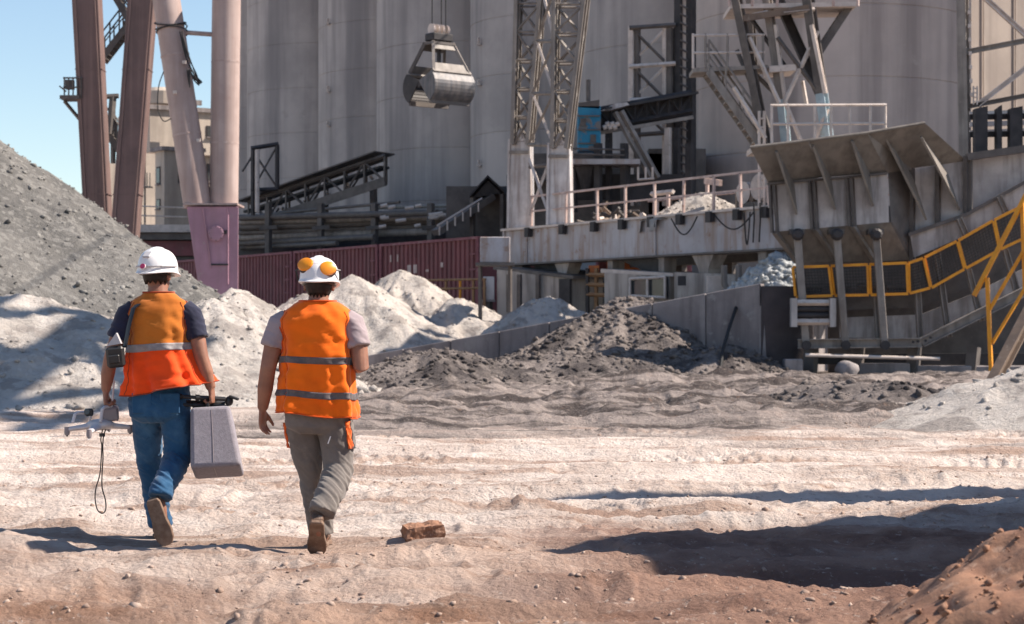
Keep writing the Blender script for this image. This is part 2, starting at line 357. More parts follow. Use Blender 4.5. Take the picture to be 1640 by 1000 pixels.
t = thing('pipe_rack', 'bundle of long grey pipes on trestles behind the wagons', 'pipes', P(560, 430, 102))
prs = [(385, 349, 700, 341, .17), (385, 356, 730, 348, .15), (385, 364, 745, 352, .2), (385, 373, 735, 362, .15), (385, 381, 700, 371, .19), (385, 390, 600, 380, .16), (420, 344, 640, 324, .08), (600, 333, 740, 329, .1), (385, 397, 540, 390, .13), (500, 351, 760, 336, .09)]
for i, (x0, y0, x1, y1, r_) in enumerate(prs):
    MB().tube([P(x0, y0, 107 + i * .25), P(x1, y1, 99 + i * .25)], r_, 10).build('pipe', M[('mid', 'steel', 'mid')[i % 3]], t, smooth=True)
for x_, Y_ in ((430, 106), (514, 104), (600, 102), (690, 99.5), (728, 98.8)):
    MB().beam(P(x_, 326, Y_ - .4), P(x_, 430, Y_ - .4), .28).build('trestle_post', M['mid'], t)
    MB().beam(P(x_ - 14, 366, Y_ - .5), P(x_ + 14, 364, Y_ - .5), .2).build('trestle_arm', M['mid'], t)
for i in range(16):
    x_ = 600 + random.random() * 150; y_ = 328 + random.random() * 42
    MB().tube([P(x_, y_, 98), P(x_ + 9 + random.random() * 8, y_ - 2, 98)], .09, 8).build('valve', M['bone'], t, smooth=True)
for y_ in (346, 366, 388):
    MB().box(P(610, y_ + 5, 108), (11, .3, .25)).build('beam', M['dark'], t)
MB().box(P(570, 400, 109), (16, .3, 3.8)).build('back_sheet', M['mid'], t)

t = thing('frame_gantry', 'thin square steel frame with cross bracing beside the vertical crane tube', 'frame', P(425, 330, 102))
for a, b in (((405, 240), (405, 345)), ((444, 232), (444, 303)), ((402, 238), (446, 231)), ((402, 305), (446, 303))):
    MB().beam(P(*a, 103), P(*b, 103), .16).build('bar', M['dark'], t)
for a, b in (((406, 243), (443, 300)), ((443, 235), (407, 300)), ((388, 275), (404, 250))):
    MB().beam(P(*a, 103.2), P(*b, 103.2), .08).build('brace', M['mid'], t)
MB().tube([P(412, 240, 102.8), P(412, 340, 102.8)], .12, 8).build('lit_pipe', M['bone'], t, smooth=True)

t = thing('short_conveyor', 'small gabled roof over the head of a short inclined belt, left of the lattice leg', 'conveyor', P(780, 400, 86))
pk = P(781, 284, 86); e1 = P(752, 316, 86); e2 = P(808, 309, 86)
for a, b in ((e1, pk), (pk, e2)):
    n_ = Vector((0, 0, .1)); MB().prism([a, b, b + n_, a + n_], (0, 3, 0)).build('roof', M['dark'], t)
MB().prism([e1 + Vector((.15, .3, 0)), pk + Vector((0, .3, -.1)), e2 + Vector((-.15, .3, 0))], (0, .06, 0)).build('gable', M['dark'], t)
MB().beam(P(698, 373, 85.5), P(786, 316, 86.5), .9, .26).build('belt', M['mid'], t)
MB().beam(P(700, 362, 85.0), P(772, 318, 86), .07).build('handrail', M['bone'], t)
for i in range(6): 
    a = P(704 + i * 12.5, 362 - i * 7.5, 85.0); MB().beam(a, a - Z * .4, .05).build('rail_post', M['bone'], t)
for x_, y_ in ((755, 316), (803, 311)):
    MB().beam(P(x_ + 2, y_, 86.3), P(x_ + 2, 420, 86.3), .18).build('post', M['mid'], t)
MB().box(P(776, 372, 90), (3.4, 2, 4)).build('housing', M['mid'], t)

# ---------------------------------------------------------------- gantry crane: pylons at left
Yc = 64
base = P(341, 0, Yc); base.z = 0
t = thing('gantry_crane', 'tall gantry crane with pale tube legs on a pink footing and maroon box legs', 'crane', base)
def shaft(a, b, r0, r1, nm, m, n=28):
    return MB().tube([a + (b - a) * k / 6 for k in range(7)], [r0 + (r1 - r0) * k / 6 for k in range(7)], n).build(nm, m, t, smooth=True)
shaft(P(262, -30, Yc), P(317, 331, Yc), .44, .46, 'tube_leg', M['tubec'])
shaft(P(363, -30, Yc + .1), P(358.5, 331, Yc + .1), .46, .46, 'tube_leg', M['tubec'])
for (a, b, f) in ((P(262, -30, Yc), P(317, 331, Yc), .33), (P(262, -30, Yc), P(317, 331, Yc), .68), (P(363, -30, Yc + .1), P(358.5, 331, Yc + .1), .36), (P(363, -30, Yc + .1), P(358.5, 331, Yc + .1), .72)):
    o = a + (b - a) * f; dd = (b - a).normalized(); MB().tube([o - dd * .03, o + dd * .03], .465, 28).build('weld_ring', M['tubec'], t)
# footing: a tapering box standing in the ground, a cap plate, a bolted round hatch
ft = [P(299, 331, Yc - .5), P(382, 331, Yc - .5), P(381, 331, Yc + .9), P(302, 331, Yc + .9)]
bt = [P(340, 462, Yc - .5), P(381, 462, Yc - .5), P(381, 462, Yc + .9), P(340, 462, Yc + .9)]
for q in bt: q.z = 0.2
# keep the taper's slope down to the ground
bt[0].x = P(337, 452, Yc - .5).x; bt[3].x = bt[0].x
fo = MB().loft([ft, bt]).build('footing', M['pink'], t, bevel=.015)
MB().box((P(341, 329, Yc).x, Yc + .2, P(341, 329, Yc).z), (1.74, 1.6, .06)).build('cap_plate', M['tubec'], t)
MB().lathe([(.25, 0), (.25, .06), (.2, .075)], P(346, 374, Yc - .52), 28, Vector((0, -1, 0))).build('hatch', M['pink'], fo)
for k in range(8):
    an = k * math.pi / 4; MB().lathe([(.018, 0), (.018, .03)], P(346, 374, Yc - .57) + Vector((math.cos(an) * .22, 0, math.sin(an) * .22)), 6, Vector((0, -1, 0))).build('bolt', M['mid'], fo)
MB().beam(P(365, 333, Yc - .52), P(365, 455, Yc - .52), .05, .03).build('stiffener', M['pink'], fo)
MB().beam(P(325, 333, Yc - .52), P(338, 430, Yc - .52), .05, .03).build('stiffener', M['pink'], fo)
MB().beam(P(338, 424, Yc - .53), P(366, 424, Yc - .53), .03, .05).build('stiffener', M['dark'], fo)
MB().box(P(361, 372, Yc - .53), (.08, .06, .12)).build('latch', M['dark'], fo)
MB().tube([P(292, 52, Yc), P(347, 56, Yc + .1)], .075, 12).build('cross_strut', M['tubec'], t, smooth=True)
MB().box(P(345, 57, Yc), (.1, .35, .35)).build('gusset', M['tubec'], t)
# loose cable wound round the leaning tube
for k in range(4):
    o = P(270 + k * 1.5, 42 + k * 5, Yc); pts = []
    for i in range(25):
        an = i / 24 * 2 * math.pi; pts.append(o + Vector((math.cos(an) * .49 + .04, math.sin(an) * .49, math.sin(an + k) * .13 + .1)))
    MB().tube(pts, .022, 6, False).build('cable', M['cable'], t, smooth=True)
def cable(pts, r_=.025, par=t):
    # smooth curve through photo-located points
    pts = [Vector(p) for p in pts]; out = []
    for i in range(len(pts) - 1):
        p0, p1, p2, p3 = pts[max(i-1, 0)], pts[i], pts[i+1], pts[min(i+2, len(pts)-1)]
        for s_ in range(8):
            u = s_ / 8; out.append(.5 * ((2*p1) + (p2-p0)*u + (2*p0-5*p1+4*p2-p3)*u*u + (3*p1-p0-3*p2+p3)*u**3))
    out.append(pts[-1]); return MB().tube(out, r_, 6).build('cable', M['cable'], par, smooth=True)
for k in range(4):
    j = lambda: random.uniform(-3, 3)
    cable([P(290 + j(), 50, Yc - .5), P(300 + j(), 90 + j(), Yc - .45), P(312 + j(), 118 + j(), Yc - .3), P(320 + j() * 2, 134 + j(), Yc - .3), P(313 + j(), 128, Yc - .4), P(303 + j(), 112 + j(), Yc - .5), P(304, 138 + j(), Yc - .5)], .022)
cable([P(262, 115, Yc - .5), P(254, 140, Yc - .6), P(253, 175, Yc - .6), P(262, 194, Yc - .6), P(274, 190, Yc - .5)], .018)
for x_, y_ in ((280, 148), (295, 100), (318, 225)):
    MB().box(P(x_, y_, Yc - .48), (.12, .08, .1)).build('cable_clip', M['bone'], t)
# maroon box legs
def boxleg(a0, a1, Y_, w0, w1, dep):
    a, b = P(*a0, Y_), P(*a1, Y_)
    b = a + (b - a) * ((a.z - .0) / (a.z - b.z))
    r0 = [a + Vector((i * w0 / 2, j * dep / 2, 0)) for i, j in ((-1,-1),(1,-1),(1,1),(-1,1))]
    r1 = [b + Vector((i * w1 / 2, j * dep / 2, 0)) for i, j in ((-1,-1),(1,-1),(1,1),(-1,1))]
    l = MB().loft([r0, r1]).build('box_leg', M['maroon'], t, bevel=.03)
    for i in (-1, 1):
        MB().beam(a + Vector((i * w0 * .36, -dep / 2 - .012, 0)), b + Vector((i * w1 * .36, -dep / 2 - .012, 0)), .07, .03).build('corner_angle', M['maroon'], l)
    for k in (.23, .55, .8):
        o = a + (b - a) * k; MB().box(o, (w0 + .015, dep + .015, .03)).build('weld_seam', M['maroon'], l)
boxleg((138, -30), (156, 330), 76, 1.02, .92, .8)
boxleg((231, -30), (203, 345), 74, 1.0, .92, .8)
# landing with railing and knee brace, stair flights behind the legs
def flight(p, q, w, n, m, par, rail=1.0, side=Vector((0, 1, 0))):
    p, q = Vector(p), Vector(q)
    for s_ in (0, 1):
        o = side * (w * s_); MB().beam(p + o, q + o, .06, .24).build('stringer', m, par)
        MB().beam(p + o + Z * rail, q + o + Z * rail, .05).build('handrail', m, par); MB().beam(p + o + Z * rail * .5, q + o + Z * rail * .5, .035).build('handrail', m, par)
        for k in range(4):
            a = p + o + (q - p) * (k / 3); MB().beam(a, a + Z * rail, .045).build('rail_post', m, par)
    d = q - p; r_ = Vector((d.x, d.y, 0)).normalized()
    for k in range(n):
        a = p + d * ((k + .5) / n); MB().box(a + side * w / 2, (.26, w, .035), Matrix.Rotation(math.atan2(r_.y, r_.x), 3, 'Z')).build('tread', m, par)
Ys = 78
flight(P(206, 38, Ys), P(161, 96, Ys), .8, 9, M['mid'], t, 1.0)
flight(P(170, 212, Ys), P(196, 250, Ys), .8, 7, M['mid'], t, 1.0)
flight(P(182, -8, Ys), P(208, 36, Ys), .8, 7, M['mid'], t, 1.0)
MB().box(P(212, 38, Ys + .4), (.6, 1, .08)).build('landing', M['mid'], t)
MB().beam(P(176, 215, Ys), P(181, 155, Ys), .2).build('stair_post', M['mid'], t)
MB().beam(P(170, 155, Ys), P(190, 154, Ys), .14).build('stair_post', M['mid'], t)
MB().beam(P(181, 155, Ys + .8), P(181, 262, Ys + .8), .14).build('stair_post', M['mid'], t)
Yl = 76
MB().box(P(116, 158, Yl), (.75, 1.0, .14)).build('landing', M['mid'], t)
MB().beam(P(103, 162, Yl), P(133, 198, Yl), .1).build('knee_brace', M['mid'], t)
for x_ in (103, 110, 117, 124, 130): MB().beam(P(x_, 158, Yl - .45), P(x_, 125, Yl - .45), .04).build('rail_post', M['mid'], t)
for y_ in (125, 140): MB().beam(P(101, y_, Yl - .45), P(132, y_, Yl - .45), .045).build('handrail', M['mid'], t)
MB().beam(P(95, 138, Yl), P(106, 147, Yl), .04).build('lamp_arm', M['mid'], t)
MB().box(P(112, 136, Yl), (.3, .3, .35)).build('junction_box', M['mid'], t)
# the bridge the grab hangs from, above the frame
topz = 19.5
p0, p1 = Vector((P(300, 0, 64).x, 65, topz)), Vector((P(880, 0, 72).x, 71.5, topz))
MB().beam(p0 - (p1 - p0) * .15, p1 + (p1 - p0) * .45, 1.6, 2.0).build('bridge_girder', M['maroon'], t, bevel=.03)

ja, jb = Vector((8.0, 40.5, 17.2)), Vector((9.3, 27, 17.6)); rope = Vector((6, 73.5, 19))  # unseen jib, added only to cast lattice shadow on the spoil bank
for so2 in (-1.3, 1.3):
    o2 = Vector((so2, 0, 0))
    for dz in (0, 2.2): MB().beam(ja + o2 + Z * dz, jb + o2 + Z * dz, .34).build('shadow_jib_chord', M['maroon'], t)
    for k in range(8):
        f0, f1 = k / 8, (k + 1) / 8
        MB().beam(ja + (jb - ja) * f0 + o2 + Z * (2.2 if k % 2 else 0), ja + (jb - ja) * f1 + o2 + Z * (0 if k % 2 else 2.2), .3).build('shadow_jib_brace', M['maroon'], t)
    MB().tube([ja + o2 + Z * 2.2, rope + o2], .03, 6).build('shadow_jib_rope', M['cable'], t)
for k in range(6):
    c = ja + (jb - ja) * k / 5; MB().beam(c - Vector((1.3, 0, 0)), c + Vector((1.3, 0, 0)), .2).build('shadow_jib_strut', M['maroon'], t)

# ---------------------------------------------------------------- hanging grab
g = P(703, 60, 68)
t = thing('clamshell_grab', 'open steel clamshell grab hanging on cables in front of the silos', 'grab', g)
rot = Matrix.Rotation(R(-50), 3, 'Z')
def G(x, y, z): return g + rot @ Vector((x, y, z))
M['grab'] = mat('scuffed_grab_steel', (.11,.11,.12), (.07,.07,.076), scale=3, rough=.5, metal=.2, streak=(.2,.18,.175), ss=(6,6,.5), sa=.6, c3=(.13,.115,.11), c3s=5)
hw = .82                                              # half width of the jaws
for x_, y_ in ((-.12, -.2), (.12, .2), (-.12, .2)):
    MB().tube([G(x_, y_, .2), Vector((G(x_, y_, 0).x, G(x_, y_, 0).y, topz - .8))], .02, 6).build('cable', M['cable'], t)
MB().box(G(0, 0, -.02), (.5, .85, .26), rot).build('head', M['dark'], t, bevel=.03)
MB().box(G(0, 0, -.24), (.62, .95, .09), rot).build('head', M['mid'], t)
for y_ in (-.3, -.1, .1, .3):
    MB().lathe([(.2, -.04), (.16, -.01), (.16, .01), (.2, .04)], G(0, y_, .24), 18, rot @ Vector((0, 1, 0))).build('sheave', M['bone'], t, smooth=True)
hx, hz = .22, -.2
for sx in (-1, 1):
    # the curved back of the shell, swung open about the hinge
    cxs, czs, rr = sx * .27, -1.83, .60; arc = []; op = R(20)
    def swing(x_, z_):
        dx, dz = sx * x_, z_ + 1.68; return (sx * (dx * math.cos(op) - dz * math.sin(op)), -1.68 + dx * math.sin(op) + dz * math.cos(op))
    for k in range(11):
        an = R(30) + (R(-84) - R(30)) * k / 10; arc.append(swing(cxs + sx * rr * math.cos(an), czs + rr * math.sin(an)))
    lx, lz = arc[0]
    for sy in (-1, 1):
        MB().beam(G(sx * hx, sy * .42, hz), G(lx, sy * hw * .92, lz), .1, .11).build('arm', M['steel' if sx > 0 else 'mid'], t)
    for f, wd in ((.16, .2), (.84, .26)):
        a = Vector((sx * (hx + (abs(lx) - hx) * f), 0, hz + (lz - hz) * f)); hwf = .42 + (hw * .92 - .42) * f
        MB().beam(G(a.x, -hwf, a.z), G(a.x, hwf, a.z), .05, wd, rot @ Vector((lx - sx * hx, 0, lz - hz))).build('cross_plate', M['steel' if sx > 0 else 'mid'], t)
    sh = MB()
    for k in range(10):
        (xa, za), (xb, zb) = arc[k], arc[k + 1]
        sh.loft([[G(xa, -hw, za), G(xa, hw, za), G(xa * .97, hw, za), G(xa * .97, -hw, za)], [G(xb, -hw, zb), G(xb, hw, zb), G(xb * .97, hw, zb + .02), G(xb * .97, -hw, zb + .02)]])
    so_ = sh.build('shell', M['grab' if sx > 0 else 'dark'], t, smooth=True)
    for sy in (-1, 1):
        hx_, hz_ = swing(sx * .04, -1.55)
        poly = [G(hx_, sy * hw, hz_)] + [G(x_, sy * hw, z_) for x_, z_ in arc]
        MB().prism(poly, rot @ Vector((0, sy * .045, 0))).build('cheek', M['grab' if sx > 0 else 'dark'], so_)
    xa, za = arc[-1]; MB().beam(G(xa, -hw, za), G(xa, hw, za), .1, .16).build('lip', M['mid'], so_)
    MB().beam(G(arc[0][0], -hw, arc[0][1]), G(arc[0][0], hw, arc[0][1]), .12, .12).build('top_bar', M['steel'], so_)
MB().beam(G(0, -.85, -1.68), G(0, .85, -1.68), .16).build('hinge_bar', M['dark'], t)
MB().beam(G(0, 0, -.25), G(0, 0, -1.68), .1).build('tie_rod', M['dark'], t)

# ---------------------------------------------------------------- wagons on the raised track
e = MB(); KW = 1.18; W1 = Vector((-.3 * KW, 66 * KW, 0)); a0_ = W1 + U * 14; b0_ = W1 - U * 48
ee = MB().prism([a0_ - V * .6, b0_ - V * .6, b0_ + V * 5, a0_ + V * 5], (0, 0, 1.2)).build('embankment', M['conc'])
tag(ee, kind='structure')
wl_ = 7.05 * KW
labs = ['maroon freight wagon behind the yellow railing, with faint white markings',
        'maroon freight wagon behind the head of the right worker', 'maroon freight wagon just right of the pink crane footing', 'maroon freight wagon half hidden behind the pink crane footing']
W0 = W1 - U * (1.49 * KW)
def make_wagon(o, lab, marks):
    t = thing('freight_wagon', lab, 'wagon', (o.x, o.y, 1.2), 'maroon wagons on the raised track')
    def w(s_, v_, z_): return o - U * s_ + V * v_ + Z * z_
    L_, D_, z0, z1 = wl_ - .25, 2.9, 2.2, 5.2
    b = MB(); nn = 22; ring = []
    for i in range(nn):
        s0 = .12 + (L_ - .24) * i / nn; ds = (L_ - .24) / nn
        ring += [(s0, 0), (s0 + ds * .5, 0), (s0 + ds * .6, .07), (s0 + ds * .9, .07)]
    ring.append((L_ - .12, 0))
    outer = [w(s_, v_, 0) for s_, v_ in ring] + [w(L_ - .12, D_, 0), w(.12, D_, 0)]
    b.loft([[p + Z * z0 for p in outer], [p + Z * (z1 - .05) for p in outer]])
    b.build('body', M['wagon'], t)
    r_ = MB()
    for v_ in (0, D_): r_.beam(w(-.02, v_ - .02, z1), w(L_ + .02, v_ - .02, z1), .12, .11)
    for s_ in (0, L_): r_.beam(w(s_, 0, z1 + .001), w(s_, D_, z1 + .001), .11, .108)
    r_.build('top_rim', M['wagon_rim'], t)
    MB().beam(w(0, -.02, z0), w(L_, -.02, z0), .14, .22).build('sole_bar', M['wagon_rim'], t)
    for s_ in (.05, L_ - .05):
        MB().beam(w(s_, -.035, z0), w(s_, -.035, z1 - .06), .13, .11).build('corner_post', M['wagon_rim'], t)
    for k in range(4):
        MB().beam(w(.12, -.1, z0 + .5 + k * .62), w(.55, -.1, z0 + .5 + k * .62), .05, .06).build('rung', M['wagon_rim'], t)
    MB().beam(w(.2, 1.4, 1.9), w(L_ - .2, 1.4, 1.9), 1.0, .35).build('underframe', M['dark'], t)
    for s_ in (1.2, 2.6, L_ - 2.6, L_ - 1.2):
        MB().lathe([(.44, -.06), (.44, .06), (.38, .08)], w(s_, .5, 1.65), 20, V).build('wheel', M['dark'], t)
    if marks:
        for i, (s_, z_, ww, hh) in enumerate(((7.2, 4.6, .12, .3), (6.6, 4.6, .12, .3), (5.6, 4.1, .3, .36), (5.1, 4.1, .3, .36), (4.1, 4.0, .24, .1), (2.9, 4.2, .2, .2))):
            MB().box(w(s_, -.012, z_), (ww, .012, hh), Matrix.Rotation(math.atan2(U.y, U.x), 3, 'Z')).build('stencil_mark', M['rail'], t)
for i, lab in enumerate(labs):
    make_wagon(W0 - U * (wl_ * i), lab, i == 0)

# yellow-brown railing in front of the wagons
t = thing('yard_railing', 'low rusty yellow railing in front of the maroon wagon', 'railing', P(735, 480, 73.5))
M['ochre'] = mat('rusty_ochre_paint', (.34,.2,.1), (.25,.14,.075), scale=4, rough=.7)
for i, x_ in enumerate((686, 714, 737, 758, 776)):
    a = P(x_, 450 - i * .4, 74.5 - i * .6); MB().beam(Vector((a.x, a.y, 1.1)), a, .07).build('post', M['yellow' if i == 2 else 'ochre'], t)
for y_ in (449, 463): MB().beam(P(684, y_, 74.5), P(778, y_ - 1.5, 72.1), .06).build('rail', M['ochre'], t)
# ================================================================ MID: girder platform, towers, hopper
G0, G1 = Vector((-.28, 74.2, 0)), Vector((8.6, 59.7, 0))
gd = (G1 - G0); gl = gd.length; gd.normalize(); gv = Vector((-gd.y, gd.x, 0))   # gv points away from the camera side
if gv.y < 0: gv = -gv
def gp(s_, v_, z_): return G0 + gd * s_ + gv * v_ + Z * z_
zb, zt = 3.88, 5.24
t = thing('loading_platform', 'weathered lavender steel girder platform with railing, below the lattice leg', 'platform', gp(gl / 2, 0, 0))
def gbox(s0, s1, v0, v1, z0, z1, nm, m, par=t, bevel=0):
    return MB().prism([gp(s0, v0, z0), gp(s1, v0, z0), gp(s1, v1, z0), gp(s0, v1, z0)], (0, 0, z1 - z0)).build(nm, m, par, bevel=bevel)
gw = gbox(0, gl, 0, .6, zb + .06, zt - .06, 'girder_web', M['girder'])
gbox(-.03, gl, -.16, .7, zt - .06, zt + .02, 'top_flange', M['bone'])
gbox(-.03, gl, -.14, .7, zb, zb + .06, 'bottom_flange', M['mid'])
gbox(0.02, .10, -.1, 0, zb + .06, zt - .06, 'end_plate', M['white_st'], gw)
gbox(1.55, 1.66, -.05, 0, zb + .06, zt - .06, 'splice_plate', M['girder'], gw)
gbox(9.6, 9.7, -.05, 0, zb + .06, zt - .06, 'splice_plate', M['girder'], gw)
for k in range(12):
    for s_ in (1.45, 1.76): MB().lathe([(.028, 0), (.018, .025)], gp(s_, -.003, zb + .13 + k * .1), 6, -gv).build('rivet', M['girder'], gw)
gbox(-.03, gl, .7, 5.5, zt - .1, zt, 'deck', M['mid'])
gbox(0, gl, 4.9, 5.5, zb, zt - .11, 'rear_girder', M['mid'])
ps = [1.9, 4.2, 6.2, 7.9, 9.6, 11.2, 12.8, 14.2, 15.6, 16.6]
for i, s_ in enumerate(ps):
    if s_ > gl: continue
    MB().beam(gp(s_, .0, zt), gp(s_ + random.uniform(-.04, .04), .0, zt + 1.12), .08, .07, gv).build('railing_post', M['rail'], t)
    gbox(s_ - .13, s_ + .13, -.24, -.06, zt - .36, zt - .02, 'bracket', M['dark'])
for z_, w_ in ((1.12, .07), (.58, .055)):
    MB().beam(gp(1.9, 0, zt + z_), gp(gl, 0, zt + z_), w_, w_, gv).build('handrail', M['rail'], t)
for s_ in (2.5, 5.4, 8.3, 11, 13.6, 16):
    if s_ < gl: MB().beam(gp(s_, 5.2, zt), gp(s_, 5.2, zt + 1.12), .07).build('railing_post', M['rail'], t)
for z_ in (1.12, .58): MB().beam(gp(1.9, 5.2, zt + z_), gp(gl, 5.2, zt + z_), .05).build('handrail', M['rail'], t)
for k, (s0, s1, dz) in enumerate(((10.9, 12.3, .55), (13.2, 15.2, .5), (14.7, 15.0, 1.0))):
    pts = [gp(s0 + (s1 - s0) * i / 12, -.27, zt - .15 - dz * math.sin(math.pi * i / 12)) for i in range(13)]
    MB().tube(pts, .025, 6).build('cable', M['cable'], t, smooth=True)
for s_ in (15.2, 15.5):
    pts = [gp(s_, -.28, zt + .1), gp(s_ + .04, -.3, zt - .4), gp(s_ - .05, -.27, zt - 1.1)]; MB().tube(pts, .025, 6).build('cable', M['cable'], t)
# columns below
for s_, wt, wb_ in ((3.9, .95, .42), (6.9, .36, .3), (9.9, .4, .3), (12.2, 1.15, .5), (15.2, .5, .4)):
    top = zb - .012
    r0 = [gp(s_ + i * wt / 2, .3 + j * .28, top) for i, j in ((-1,-1),(1,-1),(1,1),(-1,1))]
    r1 = [gp(s_ + i * wb_ / 2, .3 + j * .25, top - (.45 if wt > .8 else .05)) for i, j in ((-1,-1),(1,-1),(1,1),(-1,1))]
    r2 = [gp(s_ + i * wb_ / 2, .3 + j * .25, .0) for i, j in ((-1,-1),(1,-1),(1,1),(-1,1))]
    MB().loft([r0, r1, r2]).build('column', M['cream'] if wt > .6 else M['steel'], t)
    MB().beam(gp(s_, 5.2, zb), gp(s_, 5.2, 0), .4).build('column', M['mid'], t)
gbox(.3, 1.1, .1, .5, zb - 1.3, zb - .02, 'wheel_bogie', M['mid'])
for s_ in (.5, .9): MB().lathe([(.3, -.08), (.3, .08)], gp(s_, .05, zb - 1.3), 18, gv).build('wheel', M['dark'], t)
# knee plates under the girder
MB().prism([gp(1.4, .25, zb), gp(4.2, .25, zb), gp(3.6, .25, zb - .55)], gv * .12).build('knee_plate', M['dark'], t)
MB().prism([gp(7.2, .25, zb), gp(9.6, .25, zb), gp(9.5, .25, zb - .7)], gv * .12).build('knee_plate', M['dark'], t)

# machinery standing on the deck
t2 = thing('winch', 'dusty pulley winch standing on the deck behind the railing at its right end', 'winch', gp(13.6, 1.6, zt))
MB().box(gp(13.4, 1.6, zt + .15), (1.6, 1.0, .3), Matrix.Rotation(math.atan2(gd.y, gd.x), 3, 'Z')).build('base', M['mid'], t2)
for s_, z_, r_ in ((12.9, .62, .36), (13.7, .75, .42), (14.2, .45, .25)):
    MB().lathe([(r_, -.1), (r_ * .8, -.05), (r_ * .8, .05), (r_, .1), (r_ * .3, .11)], gp(s_, 1.2, zt + z_), 20, -gv).build('pulley', M['bone'], t2, smooth=True)
MB().beam(gp(12.6, 1.3, zt + .3), gp(13.8, 1.3, zt + 1.1), .12).build('arm', M['rail'], t2)
MB().box(gp(12.3, 1.8, zt + .4), (.8, .7, .8)).build('motor', M['brown'], t2, bevel=.08)
t2 = thing('scrap_bundle', 'tangle of rusty scrap on the deck at the left end of the railing', 'scrap', gp(5, 1.4, zt))
for k in range(26):
    a = gp(random.uniform(3.6, 6.6), random.uniform(.5, 2.2), zt + random.uniform(.05, .5)); d_ = Vector((random.uniform(-1, 1), random.uniform(-1, 1), random.uniform(-.15, .6))) * .5
    MB().tube([a, a + d_], random.uniform(.03, .09), 6).build('scrap_piece', M[random.choice(['brown', 'mid', 'dark', 'bone'])], t2)
t2 = thing('hoist_frame', 'small sunlit frame and beam standing on the deck between scrap and white heap', 'frame', gp(7.4, 2, zt))
for s_ in (6.8, 7.6): MB().beam(gp(s_, 2, zt), gp(s_, 2, zt + 1.0), .1).build('post', M['rail'], t2)
MB().beam(gp(6.6, 2, zt + 1.0), gp(7.9, 2, zt + 1.0), .12).build('bar', M['bone'], t2)
MB().beam(gp(9.2, 2.4, zt + 1.3), gp(10.3, 2.2, zt + 1.15), .12, .2).build('boom', M['rail'], t2)
MB().beam(gp(9.3, 2.4, zt), gp(9.3, 2.4, zt + 1.3), .1).build('post', M['rail'], t2)

# lattice leg standing on the girder's left end
t = thing('lattice_leg', 'lattice steel crane leg with white flaking pedestals standing on the girder', 'crane', gp(1.4, 1, zt))
def lattice(ch0, ch1, n, par, m, cw=.17, bw=.08):
    # ch0/ch1: four bottom/top corner points; bracing on the four faces
    for a, b in zip(ch0, ch1): MB().ibeam(a, b, cw, cw, .03).build('chord', m, par)
    for f in range(4):
        a0, a1, b0, b1 = ch0[f], ch1[f], ch0[(f+1) % 4], ch1[(f+1) % 4]
        for k in range(n):
            u0, u1 = k / n, (k + 1) / n
            p, q = a0 + (a1 - a0) * u0, b0 + (b1 - b0) * u1
            if (k + f) % 2: p, q = b0 + (b1 - b0) * u0, a0 + (a1 - a0) * u1
            MB().beam(p, q, bw).build('brace', m, par)
            if k: MB().beam(a0 + (a1 - a0) * u0, b0 + (b1 - b0) * u0, bw * .8).build('strut', m, par)
def leg(bx0, bx1, by, tx0, tx1, ty, Yb_, Yt, dep):
    a, b = P(bx0, by, Yb_), P(bx1, by, Yb_ - .3); c, d = P(tx0, ty, Yt), P(tx1, ty, Yt - .3)
    o = Vector((.1, dep * .8, 0))
    lattice([a, b, b + o, a + o], [c, d, d + o * 1.1, c + o * 1.1], 6, t, M['steel'])
    lattice_mid = [(p + q) / 2 for p, q in zip([a, b, b + o, a + o], [c, d, d + o, c + o])]
leg(822, 846, 232, 829, 869, -40, 73.4, 73.4, .9)
leg(886, 908, 238, 889, 941, -40, 71.2, 71.2, .9)
for y0, y1 in ((232, 150), (150, 66), (66, -20)):
    xa0, xa1 = 846 + (232 - y0) * .085, 846 + (232 - y1) * .085; xb0, xb1 = 886 + (232 - y0) * .011, 886 + (232 - y1) * .011
    MB().beam(P(xa0, y0, 73), P(xb1, y1, 71.4), .09).build('cross_brace', M['steel'], t); MB().beam(P(xb0, y0, 71.4), P(xa1, y1, 73), .09).build('cross_brace', M['bone'], t)
    MB().beam(P(xa0, y0, 73), P(xb0, y0, 71.4), .1).build('strut', M['steel'], t)
for x0, x1, yt, Y_ in ((816, 848, 226, 73.6), (879, 911, 232, 71.4)):
    a, b = P(x0, yt, Y_), P(x1, yt, Y_ - .35); zz = zt + .021
    top = [a, b, b + Vector((.08, .7, 0)), a + Vector((.08, .7, 0))]
    bot = [Vector((p.x + (.05 if i in (1, 2) else -.04), p.y, zz)) for i, p in enumerate(top)]
    pd = MB().loft([bot, top]).build('pedestal', M['white_st'], t, bevel=.02)
    for p, q in zip(bot, top): MB().beam(p, q, .1).build('corner_angle', M['white_st'], pd)
    cap = [p + (p - (top[0] + top[2]) / 2) * .12 for p in top]; MB().prism(cap, (0, 0, .07)).build('cap', M['white_st'], pd)
    mid = (a + b) / 2; MB().prism([mid + Vector((-.14, -.04, .08)), mid + Vector((.2, -.04, .08)), mid + Vector((-.02, -.04, .42))], (0, .06, 0)).build('gusset', M['white_st'], pd)
    MB().beam(a + Vector((0, -.05, -.42)), b + Vector((0, -.05, -.42)), .1, .12).build('band', M['steel'], pd)
pa, pb = P(848, 255, 72.6), P(880, 345, 71.6)
MB().beam(pa, pb, .1).build('brace', M['white_st'], t); MB().beam(P(848, 345, 72.7), P(880, 258, 71.7), .1).build('brace', M['white_st'], t)
MB().beam(P(848, 268, 72.8), P(880, 264, 71.8), .1).build('strut', M['mid'], t)

